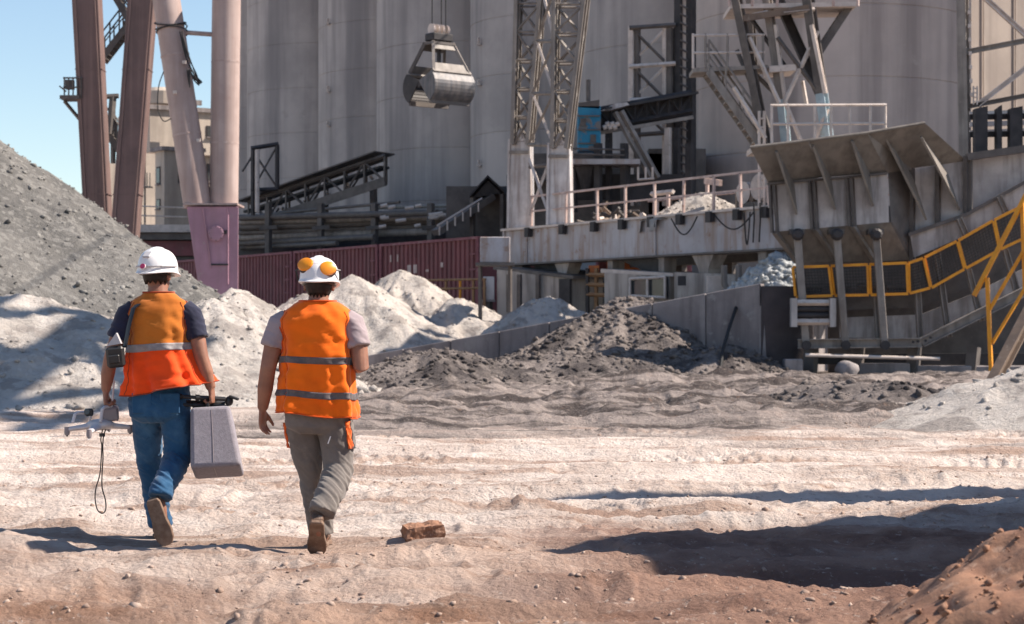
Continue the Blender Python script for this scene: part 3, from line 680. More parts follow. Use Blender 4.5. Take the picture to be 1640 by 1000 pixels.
# buildings and clutter beneath the platform
t = thing('control_cabin', 'low cream control cabin with a wide window below the girder', 'cabin', P(1010, 485, 66))
a, b = P(968, 545, 67), P(1072, 442, 65.4)
cab = MB().prism([P(968, 545, 67), P(1072, 548, 65.2), P(1072, 443, 65.2), P(968, 437, 67)], gv * 2.4).build('wall', M['cream'], t)
MB().prism([P(962, 437, 67.2), P(1078, 443, 65), P(1078, 438, 65), P(962, 431, 67.2)], gv * 2.7).build('roof', M['bone'], t)
wfr = MB().prism([P(1009, 474, 66), P(1066, 477, 65), P(1066, 444, 65), P(1009, 447, 66)], gv * .1).build('window', M['glass'], t)
for a, b in (((1009, 447, 65.9), (1066, 444, 64.9)), ((1009, 474, 65.9), (1066, 477, 64.9)), ((1009, 445, 65.9), (1009, 476, 65.9)), ((1037, 446, 65.4), (1037, 476, 65.4)), ((1065, 444, 64.9), (1065, 478, 64.9))):
    MB().beam(P(*a), P(*b), .07).build('frame', M['bone'], wfr)
t = thing('low_store', 'low grimy cream block building under the left end of the girder', 'building', P(850, 490, 71))
MB().prism([P(796, 548, 72.2), P(915, 548, 69.8), P(915, 445, 69.8), P(796, 432, 72.2)], gv * 3).build('wall', M['cream'], t)
MB().prism([P(895, 500, 70), P(912, 500, 69.6), P(912, 447, 69.6), P(895, 447, 70)], gv * .1).build('door', M['dark'], t)
MB().prism([P(790, 432, 72.4), P(918, 447, 69.6), P(918, 442, 69.6), P(790, 427, 72.4)], gv * 3.2).build('roof', M['mid'], t)
for x_ in (815, 832, 862): MB().beam(P(x_, 440, 70.6), P(x_, 500, 70.6), .14).build('pipe', M['mid'], t)
t = thing('white_cabinet', 'small pale cabinet standing left of the low store, at the end of the yard railing', 'cabinet', P(783, 482, 72.5))
MB().box(P(783, 462, 72.5), (.4, .45, .84)).build('body', M['white_st'], t, bevel=.01)
MB().box(P(783, 482, 72.5), (.46, .5, .08)).build('plinth', M['conc'], t)
MB().beam(P(783, 482, 72.5), (P(783, 482, 72.5).x, 72.5, 0), .2).build('post', M['mid'], t)
t = thing('transformer_box', 'blue-grey box on a steel stand at the left foot of the girder', 'box', P(795, 420, 66))
MB().box(P(793, 401, 66.5), (1.0, .8, .85)).build('body', M['girder'], t, bevel=.02)
MB().box(P(793, 424, 66.5), (1.3, 1, .1)).build('shelf', M['mid'], t)
for dx in (-.5, .5): MB().beam(P(793, 424, 66.5) + Vector((dx, 0, 0)), Vector((P(793, 0, 66.5).x + dx, 66.5, 0)), .1).build('leg', M['mid'], t)
t = thing('orange_rack', 'orange and black steel ladder rack under the girder', 'rack', P(955, 480, 68))
for x_ in (941, 955, 969): MB().beam(P(x_, 430, 68.4), P(x_, 540, 68.4), .11).build('upright', M['ochre'] if x_ == 955 else M['dark'], t)
for y_ in (440, 456, 472): MB().beam(P(940, y_, 68.4), P(970, y_ + 1, 68), .1).build('shelf', M['ochre'], t)
MB().box(P(951, 433, 68.6), (.36, .3, .32)).build('bin', M['orange_st'], t)
t = thing('red_machine', 'dull red machine body glimpsed through the gap under the girder', 'machine', P(1060, 470, 78))
MB().box(P(1030, 425, 77), (3.6, 2, 1.3)).build('body', M['wagon_rim'], t, bevel=.05)
MB().box(P(1000, 440, 76.5), (1.4, 1.4, 1.0)).build('cab', M['orange_st'], t, bevel=.05)
for x_ in (985, 1010, 1040, 1075): MB().lathe([(.5, -.2), (.5, .2), (.3, .22)], P(x_, 462, 76), 18, Vector((0, -1, 0))).build('wheel', M['rubber'], t)
t = thing('pump_skid', 'cream machine housing with pipes right of the control cabin', 'machine', P(1130, 480, 62))
MB().prism([P(1080, 540, 64.5), P(1178, 540, 62.6), P(1178, 440, 62.6), P(1080, 436, 64.5)], gv * 1.2).build('housing', M['cream'], t)
MB().box(P(1145, 455, 62), (.5, .3, .5)).build('panel', M['bone'], t); MB().box(P(1092, 450, 63.2), (.25, .2, .3)).build('motor', M['dark'], t)
for x_ in (1160, 1183): MB().tube([P(x_, 425, 61.6), P(x_, 455, 61.6), P(x_ + 8, 470, 61.6), P(x_ + 8, 500, 61.6)], .1, 8).build('pipe', M['steel'], t, smooth=True)
MB().beam(P(1168, 470, 61.5), P(1192, 452, 61.5), .06).build('lever', M['dark'], t)

# ---------------------------------------------------------------- frame tower, transfer gallery, blue cabin behind the platform
t = thing('frame_tower', 'braced steel frame tower with dark column in front of the silos', 'tower', P(1060, 330, 82))
Y1 = 82
for x_, y0, y1, w_, m in ((1012, 42, 330, .22, 'bone'), (1020, 42, 330, .22, 'mid'), (1065, 45, 330, .16, 'bone'), (1073, 45, 330, .26, 'mid'), (1088, -30, 330, .3, 'dark'), (1097, -30, 330, .2, 'bone'), (1105, -30, 330, .35, 'dark')):
    MB().beam(P(x_, y0, Y1), P(x_, y1, Y1), w_, w_ * 1.2).build('column', M[m], t)
for y_ in (42, 104, 158, 214): MB().beam(P(1008, y_ + 3, Y1 - .2), P(1082, y_ - 2, Y1 - .2), .13).build('beam', M['bone' if y_ in (104, 158) else 'mid'], t)
for y_ in (48, 108, 162):
    MB().beam(P(1014, y_, Y1 - .1), P(1064, y_ + 50, Y1 - .1), .09).build('brace', M['mid'], t); MB().beam(P(1064, y_, Y1), P(1014, y_ + 50, Y1), .09).build('brace', M['bone'], t)
for k in range(22): MB().beam(P(1089, -20 + k * 14, Y1 - .3), P(1101, -14 + k * 14, Y1 - .3), .06).build('lacing', M['mid'], t)
for x_ in (1012, 1090): MB().beam(P(x_, 45, Y1 + 3), P(x_, 330, Y1 + 3), .2).build('column', M['mid'], t)
t = thing('transfer_gallery', 'dark inclined transfer conveyor with ribbed side between frame tower and blue cabin', 'conveyor', P(1030, 210, 79))
p, q = P(960, 206, 79), P(1108, 178, 80)
truss('tg', t, p, q, .75, 1.4, 8, M['dark'], .16, .09, Vector((0, 1, 0)))
MB().beam(p + Vector((0, .2, .35)), q + Vector((0, .2, .35)), .06, .7).build('side_sheet', M['dark'], t)
MB().beam(P(960, 178, 79.5), P(1108, 152, 80.5), 1.6, .1).build('roof_sheet', M['dark'], t)
MB().beam(P(962, 213, 78.9), P(1110, 188, 79.9), .1, .14).build('lower_beam', M['steel'], t)
MB().beam(P(985, 180, 78.6), P(1042, 285, 78.6), .16).build('strut', M['steel'], t); MB().beam(P(995, 178, 78.6), P(1054, 285, 78.6), .16).build('strut', M['steel'], t)
for x_ in (975, 1070, 1084): MB().beam(P(x_, 205, 79.6), P(x_, 330, 79.6), .22).build('leg', M['dark' if x_ != 1070 else 'bone'], t)
MB().prism([P(962, 178, 78.8), P(985, 166, 78.8), P(1004, 164, 78.8), P(1008, 168, 78.8), P(980, 176, 78.8)], (0, 1, 0)).build('canvas_cover', M['white_st'], t)
for k in range(6): MB().tube([P(966 + k * 4, 205 - (k % 2) * 5, 78.6), P(972 + k * 4, 203 - (k % 2) * 5, 78.6)], .1, 8).build('roller', M['bone'], t)
t = thing('blue_cabin', 'patched blue metal cabin on a platform beside the lattice leg', 'cabin', P(940, 262, 78))
MB().box(P(943, 208, 78.6), (.9, 1.2, 1.75)).build('body', M['blue'], t, bevel=.02)
for i in range(3): MB().box(P(943, 186 + i * 22, 77.95), (.88, .05, .05)).build('rib', M['mid'], t)
for x_, y_ in ((934, 196), (950, 222)): MB().box(P(x_, y_, 77.96), (.22, .04, .3)).build('patch', M['mid'], t)
MB().prism([P(926, 165, 78), P(960, 160, 78), P(960, 174, 78), P(926, 172, 78)], (0, 1.2, 0)).build('roof', M['mid'], t)
MB().tube([P(942, 162, 78.5), P(942, 128, 78.5)], .09, 8).build('vent_pipe', M['mid'], t)
MB().box(P(962, 262, 78.4), (3.0, 1.8, .2)).build('deck', M['girder'], t)
for x_ in (920, 975, 1005): MB().beam(P(x_, 265, 78.4), P(x_, 340, 78.4), .18).build('leg', M['dark'], t)
for y_ in (238, 247): MB().beam(P(908, y_, 77.4), P(1000, y_ + 2, 77.4), .05).build('handrail', M['mid'], t)
MB().lathe([(.5, 0), (.2, -.9)], P(940, 268, 78.4), 16).build('chute', M['dark'], t)
t = thing('sub_frame', 'dark braced steel bay with a small pale window frame below the transfer gallery', 'frame', P(1040, 330, 77))
for x_ in (1022, 1034, 1045): MB().beam(P(x_, 268, 77), P(x_, 288, 77), .06).build('bar', M['bone'], t)
MB().beam(P(1022, 288, 77), P(1048, 286, 77), .06).build('bar', M['bone'], t)
MB().box(P(1010, 300, 79), (4.6, .4, 1.0)).build('panel', M['dark'], t)
for x_ in (958, 1000, 1104): MB().beam(P(x_, 230, 78), P(x_, 400, 78), .25).build('leg', M['dark'], t)
t = thing('dark_screen', 'dark plant enclosure behind the platform railing', 'building', P(960, 340, 83))
MB().box(P(940, 330, 85), (6.4, 3, 4.2)).build('wall', M['mid'], t)
MB().box(P(1080, 300, 85), (2.4, 3, 3)).build('wall', M['mid'], t)
MB().box(P(940, 290, 84.5), (6.8, 4, .2)).build('roof', M['mid'], t)

# ---------------------------------------------------------------- stair tower right of centre
Yt = 63
t = thing('stair_tower', 'steel stair tower with sunlit railings above the hopper', 'tower', P(1250, 250, Yt))
def T(px, py, d=0): return P(px, py, Yt + d)
for a, b, w_, m, d in (((1176, -20), (1228, 235), .26, 'mid', 0), ((1226, -20), (1252, 160), .24, 'steel', .3), ((1252, 160), (1262, 260), .24, 'paleblue', .3), ((1292, -20), (1316, 150), .3, 'mid', 0), ((1316, 150), (1330, 260), .3, 'paleblue', 0),
                    ((1238, -20), (1318, 160), .3, 'dark', 1.5), ((1200, -20), (1215, 240), .2, 'mid', 2.5), ((1300, 40), (1322, 150), .12, 'bone', -.2), ((1242, 40), (1258, 165), .1, 'bone', .1)):
    MB().ibeam(T(*a, d), T(*b, d), w_, w_, .035).build('column', M[m], t)
for a, b, m, d in (((1200, 60), (1248, 165), 'bone', -.1), ((1310, 50), (1256, 165), 'bone', 0), ((1245, 60), (1312, 150), 'mid', 0), ((1258, 165), (1282, 225), 'bone', -.1), ((1326, 175), (1300, 235), 'bone', -.1), ((1200, 110), (1262, 170), 'mid', .6), ((1285, 130), (1292, 170), 'bone', .5), ((1196, 20), (1260, 110), 'dark', 1.2), ((1205, 25), (1230, 20), 'bone', 0), ((1180, 80), (1232, 205), 'mid', .8), ((1175, 140), (1226, 222), 'bone', -.3), ((1255, 20), (1305, 15), 'bone', -.1)):
    MB().beam(T(*a, d), T(*b, d), .1).build('brace', M[m], t)
MB().prism([T(1170, 14), T(1372, 10), T(1372, 3), T(1170, 7)], (0, 2.2, 0)).build('top_deck', M['bone'], t)
for x_, w_ in ((1168, .1), (1205, .1), (1245, .1), (1290, .1), (1335, .1), (1374, .1)): MB().beam(T(x_, 10), T(x_, -14), .07).build('railing_post', M['rail'], t)
MB().beam(T(1165, -5), T(1378, -9), .06).build('handrail', M['rail'], t)
MB().beam(T(1190, 30, -.1), T(1300, 12, -.1), .12, .2).build('deck_beam', M['brown'], t)
MB().prism([T(1110, 116), T(1230, 110), T(1230, 104), T(1110, 109)], (0, 1.4, 0)).build('landing', M['steel'], t)
for y_ in (56, 84): MB().beam(T(1108, y_ + 1), T(1225, y_), .055).build('handrail', M['bone'], t)
for x_ in (1110, 1130, 1165, 1195, 1222): MB().beam(T(x_, 110), T(x_, 54), .06).build('railing_post', M['steel' if x_ != 1110 else 'bone'], t)
MB().prism([T(1232, 116), T(1275, 113), T(1275, 103), T(1232, 106)], (0, 1.4, 0)).build('landing', M['bone'], t)
flight(T(1135, 114), T(1218, 232), .9, 11, M['steel'], t, 1.0)
flight(T(1362, 8, .4), T(1312, 84, .4), .8, 9, M['mid'], t, .05)
for y_ in (168, 198): MB().beam(T(1234, y_ + 1, -.6), T(1420, y_, -.6), .06).build('handrail', M['bone'], t)
for x_ in (1236, 1262, 1305, 1331, 1361, 1394, 1418): MB().beam(T(x_, 168, -.6), T(x_, 232, -.6), .065).build('railing_post', M['bone'], t)
MB().prism([T(1210, 240, -.7), T(1425, 236, -.7), T(1425, 228, -.7), T(1210, 231, -.7)], (0, 2.4, 0)).build('lower_deck', M['bone'], t)
for x_ in (1216, 1224): MB().beam(T(x_, 178, -.3), T(x_, 330, -.3), .07).build('ladder_stile', M['bone'], t)
for k in range(10): MB().beam(T(1216, 190 + k * 14, -.3), T(1224, 190 + k * 14, -.3), .04).build('ladder_rung', M['bone'], t)
for x_ in (1230, 1300, 1400): MB().beam(T(x_, 238, .5), Vector((T(x_, 0).x, Yt + .5, 0)), .3).build('leg', M['mid'], t)

# ---------------------------------------------------------------- frame at the right edge
t = thing('side_frame', 'tall grey portal frame with diagonal braces at the right edge', 'frame', P(1545, 250, 62))
def Q(px, py, d=0): return P(px, py, 62 + d)
MB().ibeam(Q(1541, -30), Q(1546, 260), .3, .26, .03).build('column', M['steel'], t)
MB().beam(Q(1535, -30, .1), Q(1540, 260, .1), .1).build('pipe', M['mid'], t)
for a, b, w_, m in (((1545, 84), (1660, 62), .16, 'steel'), ((1545, 172), (1660, 150), .14, 'mid'), ((1572, -8), (1660, 72), .15, 'bone'), ((1566, 168), (1660, 96), .15, 'bone')):
    MB().ibeam(Q(*a), Q(*b), w_, w_, .03).build('beam' if abs(a[1] - b[1]) < 30 else 'brace', M[m], t)
MB().beam(Q(1660, -30), Q(1664, 260), .3).build('column', M['steel'], t)
for k in range(7): MB().box(Q(1552 + k * .6, 20 + k * 22, -.2), (.08, .1, .12)).build('step', M['bone'], t)
for x_ in (1559, 1565): MB().beam(Q(x_, 138, -.1), Q(x_, 168, -.1), .04).build('ladder_stile', M['bone'], t)
for k in range(4): MB().beam(Q(1559, 142 + k * 7, -.1), Q(1565, 142 + k * 7, -.1), .03).build('ladder_rung', M['bone'], t)
for x0, x1, yb in ((1562, 1582, 252), (1597, 1605, 250), (1618, 1638, 246), (1650, 1664, 244)):
    MB().prism([P(x0, yb, 57.5), P(x1, yb, 57.5), P(x1, 170 if x0 != 1597 else 168, 57.5), P(x0, 174, 57.5)], (0, .35, 0)).build('fin', M['dark'], t)
for y_ in (188, 216): MB().beam(P(1553, y_, 57.9), P(1664, y_ - 2, 57.9), .1, .16).build('rail', M['dark'], t)
for y_ in (183, 200, 213): MB().beam(P(1553, y_, 58.8), P(1664, y_ - 4, 58.8), .12, .14).build('rail', M['bone'], t)

# ---------------------------------------------------------------- ramp, retaining wall
wA, wB = Vector((6.85, 55, 0)), Vector((-4.7, 60.1, 0))
wn_ = Vector((.404, .915, 0))
def wz(f): return 2.72 + (.62 - 2.72) * f
t = thing('retaining_wall', 'long sloping concrete retaining wall behind the dark heap', 'wall', wA)
for k in range(8):
    f0, f1 = k / 8 + .0008, (k + 1) / 8 - .0008
    a, b = wA + (wB - wA) * f0, wA + (wB - wA) * f1
    jt = random.uniform(-.012, .012)
    MB().prism([a + wn_ * jt - Z * .3, b + wn_ * jt - Z * .3, b + wn_ * jt + Z * wz(f1), a + wn_ * jt + Z * wz(f0)], wn_ * .45).build('panel', M['conc'], t, bevel=.02)
e = [wA, wA + Vector((1.5, .3, 0)), wA + Vector((1.55, 4, 0)), wA + wn_ * .46]
o_ = Vector((.02, -.03, -.3))
MB().prism([p + o_ for p in e], (0, 0, 2.95)).build('end_block', M['conc_dark'], t, bevel=.02)
MB().prism([wA + Vector((.1, -.06, -.3)), wA + Vector((-.16, .1, -.3)), wA + Vector((-.02, .03, 2.1))], (.12, -.02, 0)).build('corner_repair', M['conc'], t)
rp = MB().prism([wA + wn_ * .5 - Z * .3, wB + wn_ * .5 - Z * .3, wB + wn_ * .5 + Z * (wz(1) - .12), wA + wn_ * .5 + Z * (wz(0) - .12)], wn_ * 8).build('ramp', M['conc'])
tag(rp, kind='structure')
t = thing('steel_rod', 'dark bent steel rod leaning against the retaining wall near its end', 'rod', P(1150, 596, 53.6))
MB().tube([P(1153, 598, 53.2), P(1158, 560, 53.7), P(1168, 525, 54.4), P(1180, 490, 55.4), P(1186, 470, 55.9)], .05, 8).build('shaft', M['rubber'], t, smooth=True)
MB().tube([P(1186, 470, 55.9), P(1183, 482, 55.7)], .075, 8).build('grip', M['rubber'], t)

# ---------------------------------------------------------------- hopper and feeder conveyor
HY = 54.5
t = thing('feed_hopper', 'large grey steel feed hopper with flared rim, gusset fins and yellow guards', 'hopper', P(1380, 600, HY))
def H(px, py, d=0): return P(px, py, HY + d)
th = Vector((0, .06, 0))
# flared rim: plates lean towards the camera at the top
MB().prism([H(1201, 236, -1.1), H(1294, 225, -1.1), H(1318, 284, 0), H(1231, 294, 0)], th).build('rim_plate', M['hop'], t)
MB().prism([H(1295, 224.8, -1.09), H(1388, 213, -1.1), H(1421, 276, 0), H(1319, 284, 0)], th).build('rim_plate', M['hop'], t)
MB().prism([H(1389, 213, -1.1), H(1481, 197, -.9), H(1548, 258, .8), H(1460, 270, .6)], th).build('rim_plate', M['hop'], t)
MB().prism([H(1388.5, 213, -1.1), H(1460, 270, .6), H(1460, 272, .6), H(1421, 277, 0)], th).build('rim_plate', M['hop'], t)
MB().tube([H(1201, 236, -1.1), H(1294, 225, -1.1), H(1388, 213, -1.1), H(1481, 197, -.9)], .045, 6).build('rim_edge', M['hop'], t)
MB().beam(H(1229, 295, -.05), H(1421, 278, -.05), .1, .06).build('rim_flange', M['mid'], t)
# body panels between ribs
xs = [1233, 1297, 1357, 1422]
def tb(x): return 295 - (x - 1231) * .0895                    # rim underside row
def bb(x): return 371 - (x - 1245) * .083
for i in range(3):
    x0, x1 = xs[i] + 1, xs[i + 1] - 1
    MB().prism([H(x0, tb(x0)), H(x1, tb(x1)), H(x1 + 3, bb(x1 + 3)), H(x0 + 10, bb(x0 + 10)) if i == 0 else H(x0 + 4, bb(x0 + 4))], th).build('side_panel', M['hop_pale'], t)
for x_ in xs[:3]:
    for d_ in (0, 8):
        MB().beam(H(x_ + d_, tb(x_) + 2, -.07), H(x_ + d_ + 4, bb(x_) + 1, -.07), .06, .12).build('rib', M['mid'], t)
    MB().beam(H(x_ + 8, bb(x_), -.07), H(x_ + 44, 420, .75), .15, .1).build('rib', M['hop'], t)
# sloping bottom
for i in range(3):
    x0, x1 = xs[i] + 8, xs[i + 1] + 4
    MB().prism([H(x0, bb(x0), .01), H(x1, bb(x1), .01), H(x1 + 32, 419 - i, .8), H(x0 + 32, 421 - i, .8)], th).build('slope_plate', M['hop'], t)
MB().prism([H(1422, 277, .02), H(1461, 271, .7), H(1464, 420, .9), H(1457, 418, .82), H(1427, 356, .02)], (.05, .03, 0)).build('return_plate', M['mid'], t)
for (x0, x1, yt0, yb0, yt1, yb1) in ((1463, 1500, 271, 376, 265, 362), (1506, 1545, 264, 360, 258, 346)):
    MB().prism([H(x0, yt0, .75), H(x1, yt1, .75), H(x1, yb1, .75), H(x0, yb0, .75)], th).build('side_panel', M['hop_pale'], t)
for x_, y0, y1 in ((1461, 270, 420), (1502, 265, 364), (1547, 250, 345), (1553, 250, 340)):
    MB().beam(H(x_, y0, .66), H(x_, y1, .66), .12, .14).build('rib', M['mid'], t)
# gusset fins
for (xt, yt, xb, yb_, d0) in ((1243, 243, 1275, 343, 0), (1302, 234, 1336, 335, 0), (1364, 226, 1397, 330, 0), (1416, 217, 1482, 352, .6), (1475, 220, 1535, 336, .7)):
    rx = xt + (xb - xt) * .52
    a = H(xt, yt, -1.0 if d0 == 0 else -.65); b = H(xb, yb_, d0 - .02); c = H(rx, yt + (yb_ - yt) * .52, d0 - .03)
    MB().prism([a, b, H(rx + 10, yt + (yb_ - yt) * .5, d0 - .02)], (.05, .03, 0)).build('gusset_fin', M['hop'], t)
    MB().beam(a + Vector((0, -.03, 0)), b + Vector((0, -.1, 0)), .1, .06, Vector((1, 0, 0))).build('gusset_fin', M['hop'], t)
# struts in front with big bolts
for x_ in (1277, 1340, 1403):
    MB().beam(H(x_, 376, -.25), H(x_ + 14, 556, -.1), .2, .13, Vector((0, 1, 0))).build('strut', M['steel'], t, bevel=.015)
    MB().lathe([(.17, 0), (.17, .12), (.1, .2)], H(x_, 376, -.3), 10, Vector((0, -1, 0))).build('bolt', M['dark'], t)
    MB().box(H(x_ - 2, 372, 0), (.4, .5, .14)).build('bolt_seat', M['mid'], t)
    MB().lathe([(.13, 0), (.13, .12)], H(x_ + 14, 553, -.25), 10, Vector((0, -1, 0))).build('bolt', M['dark'], t)
# yellow guards with wire mesh
tops = [(1268, 427), (1329, 425), (1391, 422.5), (1454, 420), (1479, 412), (1533, 385), (1591, 352), (1650, 322)]
bots = [(1273, 477), (1335, 475), (1393, 474), (1456, 472), (1491, 463), (1546, 432), (1602, 401), (1660, 374)]
dz_ = [-.02, 0, 0, 0, .1, .1, .1, .1]
for i in range(7):
    a, b, c, d_ = H(*tops[i], dz_[i]), H(*tops[i+1], dz_[i]), H(*bots[i+1], dz_[i]), H(*bots[i], dz_[i])
    ctr = (a + b + c + d_) / 4; a, b, c, d_ = [p + (ctr - p).normalized() * .035 for p in (a, b, c, d_)]
    fr = MB()
    for p, q in ((a, b), (d_, c)): fr.beam(p, q, .055, .075)
    for p, q in ((a, d_), (b, c)): fr.beam(p + (q - p) * .02 - Vector((0, .004, 0)), q + (p - q) * .02 - Vector((0, .004, 0)), .07, .052)
    g_ = fr.build('guard_frame', M['yellow'], t)
    w_ = MB()
    for k in range(1, 12): u = k / 12; w_.beam(a + (b - a) * u, d_ + (c - d_) * u, .013)
    for k in range(1, 10): u = k / 10; w_.beam(a + (d_ - a) * u, b + (c - b) * u, .013)
    w_.build('wire_mesh', M['wire'], g_)
# conveyor trough behind the guards, rising to the right
def band(pt, pb, d, nm, m, thick=.06):
    for i in range(len(pt) - 1):
        MB().prism([H(*pt[i], d), H(*pt[i+1], d), H(*pb[i+1], d), H(*pb[i], d)], (0, thick, 0)).build(nm, m, t)
band([(1275, 421), (1460, 415), (1540, 378), (1660, 312)], [(1275, 500), (1475, 492), (1550, 462), (1660, 402)], .95, 'trough_side', M['mid'])
band([(1458, 377), (1548, 345), (1660, 284)], [(1464, 413), (1532, 384), (1660, 318)], .5, 'upper_skirt', M['hop_pale'])
band([(1455, 373), (1548, 341), (1660, 279)], [(1456, 379), (1548, 347), (1660, 285)], .4, 'skirt_rail', M['mid'], .12)
band([(1345, 509), (1475, 504), (1560, 470), (1660, 420)], [(1345, 541), (1476, 543), (1562, 514), (1660, 462)], .6, 'lower_skirt', M['hop_pale'])
band([(1550, 258), (1660, 238)], [(1550, 340), (1660, 284)], .9, 'upper_wall', M['hop_pale'])
MB().beam(H(1548, 252, .6), H(1660, 236, .6), .3, .2).build('upper_beam', M['mid'], t)
for x_, y0, x1, y1 in ((1403, 473, 1408, 545), (1467, 415, 1474, 545), (1480, 415, 1490, 462), (1500, 400, 1520, 540), (1536, 350, 1548, 378), (1551, 432, 1572, 515), (1600, 315, 1612, 342), (1610, 400, 1632, 480)):
    MB().ibeam(H(x_, y0, .3), H(x1, y1, .3), .2, .16, .03, Vector((1, 0, 0))).build('post', M['steel'], t)
for i in range(4):
    MB().tube([H(1282 + i * 46, 460, .35), H(1316 + i * 46, 459, .35)], .1, 10).build('roller', M['mid'], t, smooth=True)
    MB().box(H(1300 + i * 46, 466, .3), (.5, .2, .12)).build('roller_seat', M['dark'], t)
MB().ibeam(H(1278, 551, -.05), H(1476, 549, -.05), .25, .26, .03).build('base_beam', M['steel'], t)
MB().ibeam(H(1476, 549, -.03), H(1660, 458, -.03), .25, .26, .03).build('base_beam', M['steel'], t)
for x_, y_ in ((1462, 548), (1470, 547), (1482, 546), (1490, 541)): MB().lathe([(.04, 0), (.04, .05)], H(x_, y_, -.2), 6, Vector((0, -1, 0))).build('bolt', M['dark'], t)
MB().tube([H(1290, 569, -.4), H(1505, 575, -.2)], .05, 8).build('guide_bar', M['bone'], t)
MB().box(H(1480, 575, 1.2), (9, .5, .3)).build('cross_sill', M['dark'], t)
for x_, yb_ in ((1300, 600), (1374, 600), (1465, 600), (1560, 600)): MB().beam(H(x_, 556, .4), Vector((H(x_, 0, 0).x, HY + .4, .0)), .3).build('foot', M['mid'], t)
MB().box(H(1500, 470, 2.6), (6.2, .3, 5.0)).build('back_plate', M['mid'], t)
# take-up unit
for x_ in (1271, 1333): MB().box(H(x_, 501, -.3), (.16, .3, .78)).build('takeup_plate', M['hop_pale'], t)
for y_ in (485, 516): MB().beam(H(1273, y_, -.28), H(1331, y_, -.28), .12).build('takeup_bar', M['bone'], t)
for y_ in (495, 505): MB().tube([H(1273, y_, -.2), H(1331, y_, -.2)], .09, 10).build('takeup_screw', M['dark'], t, smooth=True)
# plinths and concrete base
t = thing('footing_wall', 'low dark concrete footing wall under the hopper conveyor', 'wall', H(1500, 605, .5))
for x0, x1, y0, d_ in ((1374, 1458, 582, .2), (1468, 1585, 586, .25), (1590, 1680, 586, .25)):
    a, b = H(x0, y0, d_), H(x1, y0, d_)
    MB().prism([Vector((a.x, a.y, -.2)), Vector((b.x, a.y, -.2)), b, Vector((a.x, a.y, b.z))], (0, .7, 0)).build('block', M['conc'], t, bevel=.03)
for x0, x1, y0, y1, lab, dd in ((1255, 1284, 577, 604, 'square concrete block beside the end of the retaining wall', -.2), (1340, 1375, 581, 606, 'rough rounded boulder under the hopper struts', -.9)):
    a = H((x0 + x1) / 2, (y0 + y1) / 2, dd)
    if x0 == 1255:
        o = MB().box(a, (.5, .5, .52)).build('concrete_block', M['conc'], None, bevel=.03)
        tag(o, lab, 'block')
    else:
        o = MB().ball(a, .34, .3, .27, 12).build('boulder', M['conc'], None, smooth=True)
        for v in o.data.vertices: v.co += v.normal * mnoise.noise(v.co * 3.5) * .12
        tag(o, lab, 'boulder')
    rehome(o, (a.x, a.y, .1))
# yellow stair handrail and the brown strut in front, right edge
t = thing('yellow_handrail', 'bright yellow stair handrail with posts at the right edge', 'handrail', P(1590, 590, 50))
def K(px, py): return P(px, py, 50.5)
for a, b, w_ in (((1560, 474), (1655, 290), .1), ((1581, 445), (1587, 586), .09), ((1585, 496), (1655, 375), .07), ((1589, 550), (1655, 440), .07), ((1637, 325), (1642, 470), .09), ((1582, 445), (1655, 310), .001)):
    if w_ > .01: MB().beam(K(*a), K(*b), w_).build('post' if abs(a[0] - b[0]) < 10 else 'rail', M['yellow'], t)
a = K(1587, 586); MB().beam(a, Vector((a.x, a.y, .2)), .09).build('post', M['yellow'], t)
t = thing('brace_strut', 'brown diagonal steel strut planted in the ground at the right edge', 'strut', P(1578, 636, 44))
a, b = P(1577, 640, 44), P(1665, 470, 46)
MB().ibeam(a, b, .24, .26, .04).build('beam', M['brown'], t); MB().box(a + Vector((0, 0, 0)), (.5, .45, .06)).build('base_plate', M['brown'], t)
MB().beam(P(1600, 598, 46), P(1665, 596, 46), .16, .1).build('tie', M['dark'], t)
